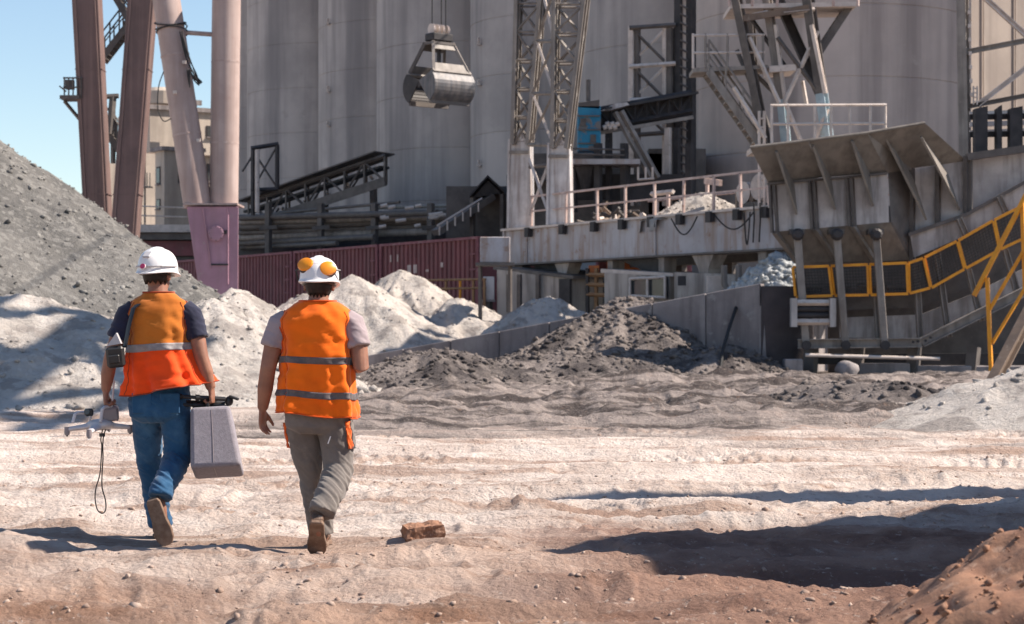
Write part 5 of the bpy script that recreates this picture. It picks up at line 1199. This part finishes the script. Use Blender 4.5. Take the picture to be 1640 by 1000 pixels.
def helmet(hc, m3, par, brim=.022, hgt=.135, rx=.113, ry=.143):
    o3 = hc + m3 @ Vector((0, 0, brim)); rings = []; n = 40
    def ring(sx, z, vis=0, back=0):
        out = []
        for k in range(n):
            a = 2 * math.pi * k / n; x, y = rx * sx * math.cos(a), ry * sx * math.sin(a)
            f = max(0, math.sin(a)); bk = max(0, -math.sin(a))
            out.append(o3 + m3 @ Vector((x, y + vis * f ** 2 - back * bk ** 2, z - .012 * f * (vis > 0) - .02 * bk ** 2 * (z < .03))))
        return out
    rings += [ring(.95, -.012), ring(1.05, -.016, .05, .012), ring(1.055, -.008, .052, .013), ring(1.01, 0, .004), ring(1.0, .012)]
    for i in range(1, 11):
        ph = i / 10 * math.pi / 2; rings.append(ring(max(.02, math.cos(ph) ** .72), .012 + (hgt - .012) * math.sin(ph) ** 1.0))
    sh = MB().loft(rings).build('hard_hat', M['helmet'], par, smooth=True, angle=60)
    md = sh.modifiers.new('sub', 'SUBSURF'); md.levels = md.render_levels = 1
    # crown ridge
    for xx in (0,):
        pts = []
        for i in range(13):
            ph = R(-58) + i / 12 * R(116); pts.append(o3 + m3 @ Vector((xx, ry * .985 * math.sin(ph), .012 + (hgt - .008) * math.cos(ph))))
        MB().tube(pts, [(.024, .006)] * 13, 8).build('crown_ridge', M['helmet'], sh, smooth=True)
    hb = MB(); pts = [o3 + m3 @ Vector((.085 * math.cos(a), -.005 + .108 * math.sin(a), -.028)) for a in [2 * math.pi * k / 24 for k in range(25)]]
    hb.tube(pts, [(.016, .004)] * 25, 6); hb.build('headband', M['blk'], sh, smooth=True)
    return sh, o3
def boot(par, heel, toe, up, sc=1.0, ground=False):
    heel, toe = Vector(heel), Vector(toe); f = (toe - heel).normalized(); u = Vector(up); u = (u - f * u.dot(f)).normalized(); s_ = f.cross(u)
    L_ = .295 * sc
    def b_(x, y, z): return heel + s_ * x * sc + f * y * sc + u * z * sc
    prof = [(0, .03, .06), (.012, .036, .085), (.05, .039, .105), (.10, .038, .10), (.15, .043, .082), (.20, .051, .068), (.245, .049, .056), (.278, .036, .044), (.29, .02, .034)]
    rings = []
    for y, w_, h_ in prof:
        ring = []
        for k in range(14):
            a = 2 * math.pi * k / 14; ca, sa = math.cos(a), math.sin(a)
            ring.append(b_(w_ * math.copysign(abs(ca) ** .8, ca), y, .022 + (h_ - .022) * (.5 + .5 * math.copysign(abs(sa) ** .8, sa))))
        rings.append(ring)
    bt = MB().loft(rings)
    bt.tube([b_(0, .055, .06), b_(0, .05, .11), b_(0, .045, .15)], [.042 * sc, .044 * sc, .046 * sc], 14)
    bo = finish('boot', bt, M['boot'], par, .006, 3, lambda c: .003 * vnoise(c[:, 0] * 50 + c[:, 2] * 30, c[:, 1] * 50 + c[:, 2] * 40, 3))
    so_ = MB(); rim = [(.0, .028), (.02, .038), (.08, .041), (.13, .041), (.19, .052), (.25, .05), (.285, .034), (.296, .012)]
    out = [b_(-w_ - .003, y - .003, 0) for y, w_ in rim] + [b_(w_ + .003, y - .003, 0) for y, w_ in rim[::-1]]
    so_.prism(out, u * .026 * sc); sob = so_.build('sole', M['sole'], bo, bevel=.004)
    for k in range(9):
        if k in (3,): continue
        y = .025 + k * .031; w_ = .032 if k < 4 else .042
        MB().beam(b_(-w_, y, -.003), b_(w_, y, -.003), .016 * sc, .008 * sc, u).build('tread', M['sole'], sob) if False else so_
    return bo
def tread_bars(sob, heel, toe, up): pass

def cloth(amp, sx=14, sz=38, seed=0, extra=None):
    def f(c):
        n1_ = fbm(c[:, 0] * sx + c[:, 1] * sx * .7 + c[:, 2] * 9, c[:, 2] * sz + c[:, 0] * 8, 3, seed)
        d = amp * (1 - 2 * np.abs(n1_)) * .9
        if extra is not None: d = d * extra(c)
        return d
    return f

def vest_surface(tab, base, n=72, nz=44, folds=.012, seed=0, tilt=(0, 0), flare=None):
    # tab rows: t, cx, cy, z, rx, ry ; returns function (t, k) -> point and outward normal
    tt = np.array([r_[0] for r_ in tab]); cols = [np.array([r_[i] for r_ in tab]) for i in range(1, 6)]
    def pt(t, a, off=0.0):
        cx, cy, z, rx, ry = [float(np.interp(t, tt, c)) for c in cols]
        pw = 2.6; ca, sa = math.cos(a), math.sin(a)
        x = rx * math.copysign(abs(ca) ** (2 / pw), ca); y = ry * math.copysign(abs(sa) ** (2 / pw), sa)
        low = max(0, 1 - t) ** 1.5
        fo = folds * low * (math.sin(5 * a + 1.3 + seed) + .6 * math.sin(9 * a + 2 * seed) + .4 * math.sin(14 * a + t * 3))
        fo += .011 * mnoise.noise(Vector((x * 7 + seed, z * 9, y * 7))) + .009 * mnoise.noise(Vector((x * 22 + seed + z * 12, z * 10, y * 20)))
        fo += .012 * (1 - 2 * abs(mnoise.noise(Vector((x * 9 + z * 14 + seed, z * 12 - x * 5, 2.2)))))
        r_ = 1 + (fo + off) / max(.08, math.hypot(x, y))
        zz = z + low * (tilt[0] * x + tilt[1] * y) + .006 * low * math.sin(4 * a + seed)
        return base + SC * Vector((cx + x * r_, cy + y * r_, zz))
    return pt
def vest_mesh(pt, t0, t1, name, mats, par, n=80, nz=46, off=0, split=None, thick=.004):
    vs_ = []; 
    for j in range(nz + 1):
        for k in range(n): vs_.append(pt(t0 + (t1 - t0) * j / nz, 2 * math.pi * k / n, off))
    fs_ = [(j*n + k, j*n + (k+1) % n, (j+1)*n + (k+1) % n, (j+1)*n + k) for j in range(nz) for k in range(n)]
    mb = MB(); mb.add(vs_, fs_); o = mb.build(name, mats[0], par, smooth=True, angle=80)
    if split is not None:
        o.data.materials.append(mats[1])
        for p in o.data.polygons:
            j = min(p.vertices) // n
            if (t0 + (t1 - t0) * j / nz) < split: p.material_index = 1
    sd = o.modifiers.new('s', 'SOLIDIFY'); sd.thickness = thick; sd.offset = -1
    return o

def armholes(pt, par, mt):
    for c in (0.0, math.pi):
        pts = [pt(.745 + .185 * math.sin(k / 28 * 2 * math.pi), c + .50 * math.cos(k / 28 * 2 * math.pi), .004) for k in range(29)]
        MB().tube(pts, .0045, 6).build('armhole_trim', mt, par, smooth=True)
    MB().tube([pt(.004, 2 * math.pi * k / 80, .002) for k in range(81)], .004, 6).build('hem', mt, par, smooth=True)
    MB().tube([pt(.995, 2 * math.pi * k / 40, .002) for k in range(41)], .0055, 6).build('collar_trim', mt, par, smooth=True)
    for a in (-.62, math.pi + .62):
        MB().tube([pt(.02 + .9 * k / 40, a, .0015) for k in range(41)], .0022, 6).build('seam', mt, par, smooth=True)
def gz_at(x, y): return float(zg(x, y))

# ---------------------------------------------------------------- left worker
bx_, by_ = (249 - CX) / F * 11.75, 11.75
B = Vector((bx_, by_, gz_at(bx_, by_ + .2)))
man = thing('person', 'worker in blue jeans and orange vest, duller above its band, carrying a drone and a case', 'person', B, 'workers walking away')
SC = .977
def L(x, y, z): return B + SC * Vector((x, y, z))
hc = L(-.035, .27, 1.652); yaw = Matrix.Rotation(R(-22), 3, 'Z') @ Matrix.Rotation(R(-3), 3, 'X')
b_ = MB(); neck = L(-.03, .25, 1.50); head_mesh(b_, hc, 0, neck, yaw)
tor = [(.95, -.02, .26, .13, .09), (1.1, -.02, .25, .14, .095), (1.25, -.02, .25, .15, .10), (1.38, -.02, .25, .16, .095), (1.46, -.025, .25, .12, .07), (1.52, -.03, .25, .06, .055)]
b_.loft([ell(L(cx, cy, z), rx, ry) for z, cx, cy, rx, ry in tor])
LA = [L(-.17, .25, 1.43), L(-.215, .245, 1.40), L(-.27, .235, 1.26), L(-.315, .225, 1.14), L(-.335, .235, 1.04), L(-.352, .255, .935)]
RA = [L(.13, .25, 1.43), L(.175, .245, 1.40), L(.215, .225, 1.26), L(.246, .20, 1.14), L(.275, .20, 1.05), L(.305, .205, .95)]
ar = [.055, .058, .052, .043, .043, .029]
b_.tube(LA, ar, 14); b_.tube(RA, ar, 14)
hand(b_, LA[-1], (.02, .0, -1), (1, .1, 0), (0, 1, 0), (1.2, 1.3, .9), 0, .7)
hand(b_, RA[-1], (.12, .0, -1), (-1, .1, 0), (0, 1, 0), (1.2, 1.3, .9), 0, .7)
for q in (((-.10, .26, .92), (-.11, .42, .50), (-.065, .52, .10)), ((.07, .25, .92), (.09, .28, .52), (.03, -.02, .33))):
    b_.tube([L(*p) for p in q], [.07, .05, .035], 12)
b_.ball(L(-.065, .60, .05), .035, .1, .035); b_.ball(L(.04, .0, .2), .03, .03, .08)
body = finish('body', b_, M['skin'], man, .006, 3)
face_parts(hc, yaw, man); hair_mesh(hc, yaw, man, -.055)
j_ = MB()
j_.loft([ell(L(-.02, .255, z), rx, ry) for z, rx, ry in ((1.02, .165, .11), (.95, .178, .122), (.87, .186, .132), (.78, .175, .125), (.74, .12, .09))])
j_.tube([L(-.10, .262, .90), L(-.107, .30, .76), L(-.112, .37, .62), L(-.112, .42, .50), L(-.10, .455, .40), L(-.085, .49, .26), L(-.068, .515, .14), L(-.062, .525, .075)], [.090, .093, .085, .075, .073, .073, .07, .073], 18)
j_.tube([L(.065, .252, .90), L(.078, .255, .76), L(.09, .27, .62), L(.088, .255, .52), L(.072, .17, .45), L(.05, .07, .385), L(.035, .01, .34), L(.03, -.01, .30)], [.090, .094, .087, .08, .076, .069, .067, .071], 18)
def jx(c): z = c[:, 2]; return .55 + .9 * np.exp(-((z - .47) / .13) ** 2) + 1.1 * np.exp(-((z - .2) / .12) ** 2) + .5 * np.exp(-((z - .8) / .08) ** 2)
jeans = finish('jeans', j_, M['denim'], man, .007, 5, cloth(.0075, 12, 17, 3, jx))
for sx, cx in ((-1, -.105), (1, .065)):
    MB().box(L(cx, .125, .86), (.12, .012, .125), (R(6), 0, 0)).build('back_pocket', M['denim'], jeans, bevel=.006)
MB().loft([ell(L(-.02, .255, z), .172, .117) for z in (.985, 1.02)]).build('belt', M['blk'], man, smooth=True)
s_ = MB(); s_.loft([ell(L(cx, cy, z), rx + .012, ry + .012) for z, cx, cy, rx, ry in tor[:-1]] + [ell(L(-.03, .25, 1.505), .072, .066)])
for A_ in (LA, RA):
    q = A_[2] + (A_[3] - A_[2]) * .05; s_.tube([A_[0], A_[1], (A_[1] + A_[2]) / 2, q], [.066, .07, .068, .071], 16)
tee = finish('t_shirt', s_, M['tee_navy'], man, .008, 4, cloth(.006, 12, 22, 5))
pt = vest_surface([(0, .035, .25, .945, .265, .175), (.25, .015, .25, 1.04, .225, .155), (.5, -.015, .25, 1.19, .192, .138), (.72, -.02, .25, 1.33, .180, .130), (.86, -.022, .25, 1.435, .186, .114), (.935, -.025, .25, 1.49, .155, .092), (.975, -.03, .25, 1.52, .11, .08), (1, -.03, .25, 1.545, .08, .07)], B, seed=1.0, folds=.026, tilt=(.17, .02))
vest = vest_mesh(pt, 0, 1, 'safety_vest', (M['vest_top'], M['vest_red']), man, split=.49)  # dull orange above the split, red-orange below
vest_mesh(pt, .485, .555, 'reflective_band', (M['band'],), vest, nz=5, off=.004); armholes(pt, vest, M['vest_trim'])
hh, o3 = helmet(hc, yaw, man)
MB().lathe([(.019, 0), (.019, .006)], o3 + yaw @ Vector((-.005, -.155, .012)), 20, yaw @ Vector((0, -1, .25))).build('logo_backing', M['helmet'], hh)
lg = MB().lathe([(.016, 0), (.016, .009)], o3 + yaw @ Vector((-.005, -.155, .012)), 20, yaw @ Vector((0, -1, .25))).build('logo', M['pinklogo'], hh); 
MB().box(o3 + yaw @ Vector((0, -.118, .087)), (.05, .012, .055), yaw @ Matrix.Rotation(R(-50), 3, 'X')).build('vent_panel', M['helmet_grey'], hh, bevel=.004)
MB().tube([o3 + yaw @ Vector((.118 * math.cos(a), -.003 + .148 * math.sin(a), .026 - .012 * max(0, -math.sin(a)))) for a in [math.pi * (.95 + 1.1 * k / 16) for k in range(17)]], [(.004, .006)] * 17, 6).build('rim_band', M['helmet_grey'], hh)
boot(man, L(-.065, .475, .0), L(-.075, .77, .0), (0, 0, 1))
boot(man, L(-.005, -.085, .285), L(.07, -.01, .012), (0.05, 1, .1))
# shoulder strap and black pouch on the left hip
MB().tube([L(-.10, .20, 1.50), L(-.16, .135, 1.44), L(-.185, .118, 1.33), L(-.205, .10, 1.2)], [(.022, .005)] * 4, 8).build('strap', M['blk'], man, smooth=True)
pc = MB().box(L(-.255, .075, 1.145), (.105, .10, .125), (R(4), R(-6), R(8))).build('pouch', M['blk'], man, bevel=.014)
MB().prism([L(-.30, .03, 1.21), L(-.215, .03, 1.225), L(-.245, .035, 1.29)], (.0, .05, 0)).build('pouch_flap', M['helmet_grey'], pc)
MB().box(L(-.255, .015, 1.13), (.07, .02, .05), (R(4), R(-6), R(8))).build('pouch_pocket', M['blk'], pc, bevel=.006)

# case in the right hand
cb = L(.315, .215, .44)
cs = thing('equipment_case', 'grey foam equipment case hanging from the right hand of the worker in jeans', 'case', cb)
mr = Matrix.Rotation(R(5), 3, 'Z') @ Matrix.Rotation(R(-3), 3, 'Y') @ Matrix.Rotation(R(-16), 3, 'X')
def C(x, y, z): return L(.335, .235, .62) + mr @ Vector((x, y, z))
rr_ = []
for z, x0, x1, dy in ((-.19, -.150, .150, .17), (.185, -.140, .095, .16)):
    rr_.append([C(i, j, z) for i, j in ((x0, -dy), (x1, -dy), (x1, dy), (x0, dy))])
o = MB().loft(rr_).build('shell', M['foam'], cs, smooth=True, angle=50); bv = o.modifiers.new('b', 'BEVEL'); bv.width = .026; bv.segments = 4
sm_ = [C(-.012, -.1705, -.165), C(-.012, -.1655, 0), C(-.015, -.1605, .16)]
MB().tube(sm_, .0022, 6).build('seam', M['drone_grey'], cs); MB().tube([C(-.012, -.145, -.1905), C(-.012, .145, -.1905)], .0022, 6).build('seam', M['drone_grey'], cs)
hb_ = RA[-1] + Vector((.12, 0, -1)).normalized() * .098 + Vector((-.026, 0, 0))
t0 = C(-.012, -.075, .18); t1 = C(-.012, .09, .18)
MB().tube([t0, Vector((hb_.x, hb_.y - .062, hb_.z - .01)), Vector((hb_.x, hb_.y - .05, hb_.z)), Vector((hb_.x, hb_.y + .05, hb_.z)), Vector((hb_.x, hb_.y + .062, hb_.z - .01)), t1], .011, 8).build('handle', M['blk'], cs, smooth=True)
# folded tripod lying on the case
tp = thing('folded_tripod', 'folded black tripod lying across the top of the grey case', 'tripod', C(0, 0, .2))
tdir = (C(.10, .02, .2) - C(-.2, -.06, .215)).normalized()
for k, (oy, oz) in enumerate(((-.05, .012), (-.085, .03), (-.02, .034))):
    a = C(-.215 + .02 * k, -.06 + oy, .205 + oz + (.02 if k == 1 else 0)); bb_ = a + tdir * (.30 - .03 * k)
    lgp = MB().tube([a, a + tdir * .10, a + tdir * .101, bb_], [.011, .011, .014, .014], 8).build('leg', M['blk'], tp, smooth=True)
    MB().ball(a, .017, .017, .017, 8).build('rubber_foot', M['rubber'], lgp, smooth=True)
    for f in (.09, .17): MB().lathe([(.019, 0), (.019, .022)], a + tdir * f, 10, tdir).build('collar', M['blk'], lgp)
q = C(.085, -.05, .235); MB().ball(q, .026, .026, .03, 10).build('ball_head', M['blk'], tp, smooth=True)
MB().box(q + Vector((.03, 0, .02)), (.06, .05, .015), (0, R(20), 0)).build('mount_plate', M['blk'], tp, bevel=.003)
MB().tube([C(-.19, -.07, .255), C(-.235, -.11, .29)], .009, 8).build('pan_handle', M['blk'], tp)
MB().ball(C(-.238, -.112, .293), .016, .016, .014, 8).build('knob', M['blk'], tp, smooth=True)

# drone in the left hand, held upside down by its landing gear
dc = L(-.385, .25, .725)
dr = thing('drone', 'white quadcopter drone held upside down by its landing gear', 'drone', dc)
db = MB(); db.ball(dc, .085, .10, .035, 14)
mot = [L(-.565, .14, .700), L(-.405, .02, .690), L(-.215, .32, .705), L(-.375, .46, .712)]
for q in mot: db.tube([dc, dc + (q - dc) * .5, q], [(.055, .028), (.032, .018), (.02, .014)], 12)
dbo = finish('hull', db, M['drone'], dr, .006, 6)
for q in mot:
    mo = MB().lathe([(.016, .015), (.017, -.02), (.014, -.034)], q, 14).build('motor', M['drone_grey'], dr, smooth=True)
    MB().lathe([(.006, -.03), (.006, -.042)], q, 10).build('shaft', M['blk'], mo)
for i, q in enumerate(mot):
    dv = Vector((math.cos(i * 1.3 + .4), math.sin(i * 1.3 + .4), 0)); c = q - Z * .04
    MB().prism([c + dv * .006 + Vector((-dv.y, dv.x, 0)) * .007, c + dv * .05 + Vector((-dv.y, dv.x, 0)) * .011, c + dv * .11, c + dv * .05 - Vector((-dv.y, dv.x, 0)) * .006], (0, 0, .002)).build('propeller_blade', M['helmet_grey'], dr)
    MB().prism([c - dv * .006 - Vector((-dv.y, dv.x, 0)) * .007, c - dv * .05 - Vector((-dv.y, dv.x, 0)) * .011, c - dv * .11, c - dv * .05 + Vector((-dv.y, dv.x, 0)) * .006], (0, 0, .002)).build('propeller_blade', M['helmet_grey'], dr)
ax = Vector((.35, .94, 0)).normalized()
gx = LA[-1] + Vector((.02, 0, -1)).normalized() * .098 + Vector((.026, 0, 0))
for k, top in enumerate((gx, gx + Vector((-.165, .0, -.035)))):
    a0_, a1_ = top - ax * .085, top + ax * .085; f0 = Vector((a0_.x - .01, a0_.y - .02, dc.z + .02)); f1 = Vector((a1_.x - .01, a1_.y + .02, dc.z + .02))
    if k == 1: f0.z -= .005
    MB().tube([f0, f0 + (a0_ - f0) * .85, a0_ + ax * .02, a1_ - ax * .02, f1 + (a1_ - f1) * .85, f1], .0095, 8).build('landing_gear', M['drone'], dr, smooth=True)
MB().box(dc + Vector((.05, .03, .065)), (.10, .11, .085), (R(6), R(-8), R(15))).build('battery', M['drone_grey'], dr, bevel=.012)
cm = MB().box(dc + Vector((-.065, -.02, .075)), (.05, .045, .045), (0, 0, R(20))).build('camera_pod', M['blk'], dr, bevel=.008)
MB().lathe([(.017, 0), (.017, .02)], dc + Vector((-.068, -.042, .078)), 12, Vector((0, -1, .1))).build('lens', M['glass'], cm)
MB().tube([dc + Vector((.06, .0, .05)), dc + Vector((.075, -.01, .15)), dc + Vector((.085, -.01, .27))], .006, 6).build('antenna', M['drone'], dr)
lp = [(-.36, .2, .70), (-.365, .17, .64), (-.36, .17, .60), (-.363, .17, .52), (-.372, .17, .42), (-.395, .17, .34), (-.40, .17, .27), (-.385, .17, .205), (-.355, .17, .185), (-.335, .17, .21), (-.338, .17, .27), (-.357, .17, .34), (-.358, .17, .42), (-.352, .17, .52), (-.353, .17, .60), (-.352, .19, .66), (-.34, .22, .71)]
pts = []
for i in range(len(lp) - 1):
    p0, p1, p2, p3 = [Vector(lp[min(max(i + d, 0), len(lp) - 1)]) for d in (-1, 0, 1, 2)]
    for s2 in range(5):
        u = s2 / 5; pts.append(B + SC * .5 * ((2*p1) + (p2-p0)*u + (2*p0-5*p1+4*p2-p3)*u*u + (3*p1-p0-3*p2+p3)*u**3))
MB().tube(pts, .0038, 6).build('lanyard', M['cable'], dr, smooth=True)
MB().lathe([(.018, 0), (.018, .02)], L(-.357, .17, .655), 12).build('lanyard_clip', M['blk'], dr)

# ---------------------------------------------------------------- right worker
SC = .99
bx_, by_ = (500 - CX) / F * 11.25, 11.25
B = Vector((bx_, by_, gz_at(bx_, by_ + .15)))
man2 = thing('person', 'worker in plain orange vest and grey trousers wearing a helmet with orange earmuffs', 'person', B, 'workers walking away')
hc = L(.018, .23, 1.555); yaw = Matrix.Rotation(R(-6), 3, 'Z') @ Matrix.Rotation(R(-7), 3, 'X')
b_ = MB(); neck = L(.012, .205, 1.40); head_mesh(b_, hc, 0, neck, yaw)
tor = [(.88, .005, .22, .15, .10), (1.0, .005, .21, .155, .11), (1.15, .005, .205, .17, .11), (1.29, .005, .205, .175, .10), (1.37, .008, .205, .13, .075), (1.43, .012, .205, .062, .058)]
b_.loft([ell(L(cx, cy, z), rx, ry) for z, cx, cy, rx, ry in tor])
LA = [L(-.16, .205, 1.345), L(-.205, .20, 1.32), L(-.245, .185, 1.19), L(-.272, .17, 1.07), L(-.292, .195, .95), L(-.312, .235, .83)]
RA = [L(.17, .205, 1.345), L(.215, .20, 1.32), L(.25, .17, 1.19), L(.27, .13, 1.075), L(.245, .25, 1.08), L(.17, .40, 1.13)]
ar = [.058, .06, .055, .046, .046, .031]
b_.tube(LA, ar, 14); b_.tube(RA, ar, 14)
hand(b_, LA[-1], (-.03, .12, -1), (.9, -.3, 0), (.25, 1, 0), (.25, .4, .3), .4, .25)
hand(b_, RA[-1], (-.5, .7, .3), (0, .2, 1), (-.6, -.4, .3), (.9, 1.1, .7), 0, .6)
for q in (((-.085, .22, .86), (-.047, .38, .47), (.005, .50, .09)), ((.09, .22, .86), (.135, .25, .49), (.05, -.02, .27))):
    b_.tube([L(*p) for p in q], [.07, .05, .035], 12)
b_.ball(L(.005, .58, .045), .035, .1, .032); b_.ball(L(.04, -.02, .18), .03, .04, .07)
finish('body', b_, M['skin'], man2, .006, 3)
face_parts(hc, yaw, man2); hair_mesh(hc, yaw, man2, -.082)
j_ = MB()
j_.loft([ell(L(.005, .22, z), rx, ry) for z, rx, ry in ((.97, .17, .115), (.90, .178, .125), (.82, .186, .135), (.73, .176, .125), (.69, .12, .09))])
j_.tube([L(-.088, .222, .85), L(-.085, .255, .72), L(-.066, .32, .58), L(-.047, .38, .46), L(-.03, .41, .36), L(-.013, .455, .24), L(0, .485, .14), L(.005, .495, .08)], [.091, .095, .087, .078, .074, .071, .07, .073], 18)
j_.tube([L(.092, .222, .85), L(.108, .225, .72), L(.125, .245, .58), L(.13, .235, .48), L(.112, .16, .40), L(.085, .07, .335), L(.062, .01, .285), L(.052, -.015, .245)], [.092, .097, .09, .084, .08, .075, .072, .077], 18)
def jx2(c): z = c[:, 2]; return .6 + 1.0 * np.exp(-((z - .42) / .16) ** 2) + 1.2 * np.exp(-((z - .2) / .13) ** 2) + .4 * np.exp(-((z - .75) / .08) ** 2)
tr = finish('trousers', j_, M['work'], man2, .007, 5, cloth(.0062, 15, 12, 9, jx2))
def legpatch(path, rad, z0, z1, a0, a1, nm, mt, par, th_=.006):
    zs_ = [p[2] for p in path][::-1]; rows = []
    for i in range(9):
        z = z0 + (z1 - z0) * i / 8; cx, cy = (float(np.interp(z, zs_, [p[k] for p in path][::-1])) for k in (0, 1)); row = []
        for k in range(7):
            a = R(a0 + (a1 - a0) * k / 6); r_ = rad + .006 * math.sin(i * 1.7 + k); row.append(L(cx + r_ * math.cos(a), cy + r_ * math.sin(a), z))
        rows.append(row)
    mb = MB(); mb.add([p for r_ in rows for p in r_], [(i*7 + k, i*7 + k + 1, (i+1)*7 + k + 1, (i+1)*7 + k) for i in range(8) for k in range(6)])
    o = mb.build(nm, mt, par, smooth=True); sd = o.modifiers.new('s', 'SOLIDIFY'); sd.thickness = th_; sd.offset = 0; return o
RL = [(.092, .222, .85), (.108, .225, .72), (.125, .245, .58)]; LL = [(-.088, .222, .85), (-.085, .255, .72), (-.066, .32, .58)]
legpatch(RL, .103, .60, .76, -46, -24, 'pocket_trim', M['orange_trim'], tr); legpatch(RL, .106, .60, .77, -22, 20, 'cargo_pocket', M['work'], tr)
legpatch(LL, .103, .60, .75, 186, 208, 'pocket_trim', M['orange_trim'], tr)
MB().box(L(.088, .10, .655), (.006, .006, .045), (0, R(20), 0)).build('white_tag', M['helmet'], tr)
s_ = MB(); s_.loft([ell(L(cx, cy, z), rx + .012, ry + .012) for z, cx, cy, rx, ry in tor[:-1]] + [ell(L(.012, .205, 1.42), .076, .07)])
for A_ in (LA, RA):
    q = A_[2] + (A_[3] - A_[2]) * .02; s_.tube([A_[0], A_[1], (A_[1] + A_[2]) / 2, q], [.066, .072, .071, .075], 16)
finish('t_shirt', s_, M['tee_grey'], man2, .008, 4, cloth(.006, 12, 22, 15))
pt = vest_surface([(0, .012, .21, .795, .222, .155), (.25, .008, .21, .95, .212, .148), (.5, .005, .208, 1.11, .205, .142), (.72, .005, .205, 1.25, .20, .136), (.86, .006, .205, 1.35, .212, .122), (.935, .008, .205, 1.405, .178, .10), (.975, .01, .205, 1.438, .125, .085), (1, .012, .205, 1.462, .088, .075)], B, seed=4.2, folds=.022, tilt=(-.09, .0))
vest = vest_mesh(pt, 0, 1, 'safety_vest', (M['vest_o'],), man2)
vest_mesh(pt, .475, .535, 'reflective_band', (M['band_dark'],), vest, nz=5, off=.004)
vest_mesh(pt, .165, .225, 'reflective_band', (M['band_dark'],), vest, nz=5, off=.004); armholes(pt, vest, M['vest_trim2'])
hh, o3 = helmet(hc, yaw, man2)
mu_ = []
for x_, y_, z_, nv in ((-.056, -.095, .070, (-.28, -.86, .42)), (.064, -.094, .050, (.40, -.88, .25))):
    nrm = (yaw @ Vector(nv)).normalized(); ex = nrm.cross(Z).normalized() * -1; ez = ex.cross(-nrm).normalized()
    m3 = Matrix((ex, -nrm, ez)).transposed(); q = o3 + yaw @ Vector((x_, y_, z_))
    ring = lambda rx_, rz_, d: [q + m3 @ Vector((rx_ * math.cos(a), -d, rz_ * math.sin(a))) for a in [2 * math.pi * k / 22 for k in range(22)]]
    mf = MB().loft([ring(.048, .041, .008), ring(.050, .043, .016), ring(.046, .039, .028), ring(.030, .025, .034), ring(.006, .005, .036)]).build('earmuff', M['muff'], hh, smooth=True)
    MB().loft([ring(.053, .046, -.014), ring(.055, .048, .000), ring(.049, .042, .010)]).build('cushion', M['blk'], mf, smooth=True)
    mu_.append(q)
for q, sx in zip(mu_, (-1, 1)):
    MB().tube([q + nrm * .02, o3 + yaw @ Vector((sx * .128, -.05, .05)), o3 + yaw @ Vector((sx * .122, -.01, .0))], .006, 6).build('muff_arm', M['blk'], hh, smooth=True)
boot(man2, L(.005, .445, .0), L(-.005, .74, .0), (0, 0, 1))
boot(man2, L(.034, -.105, .195), L(.018, .085, .008), (0, 1, .6))
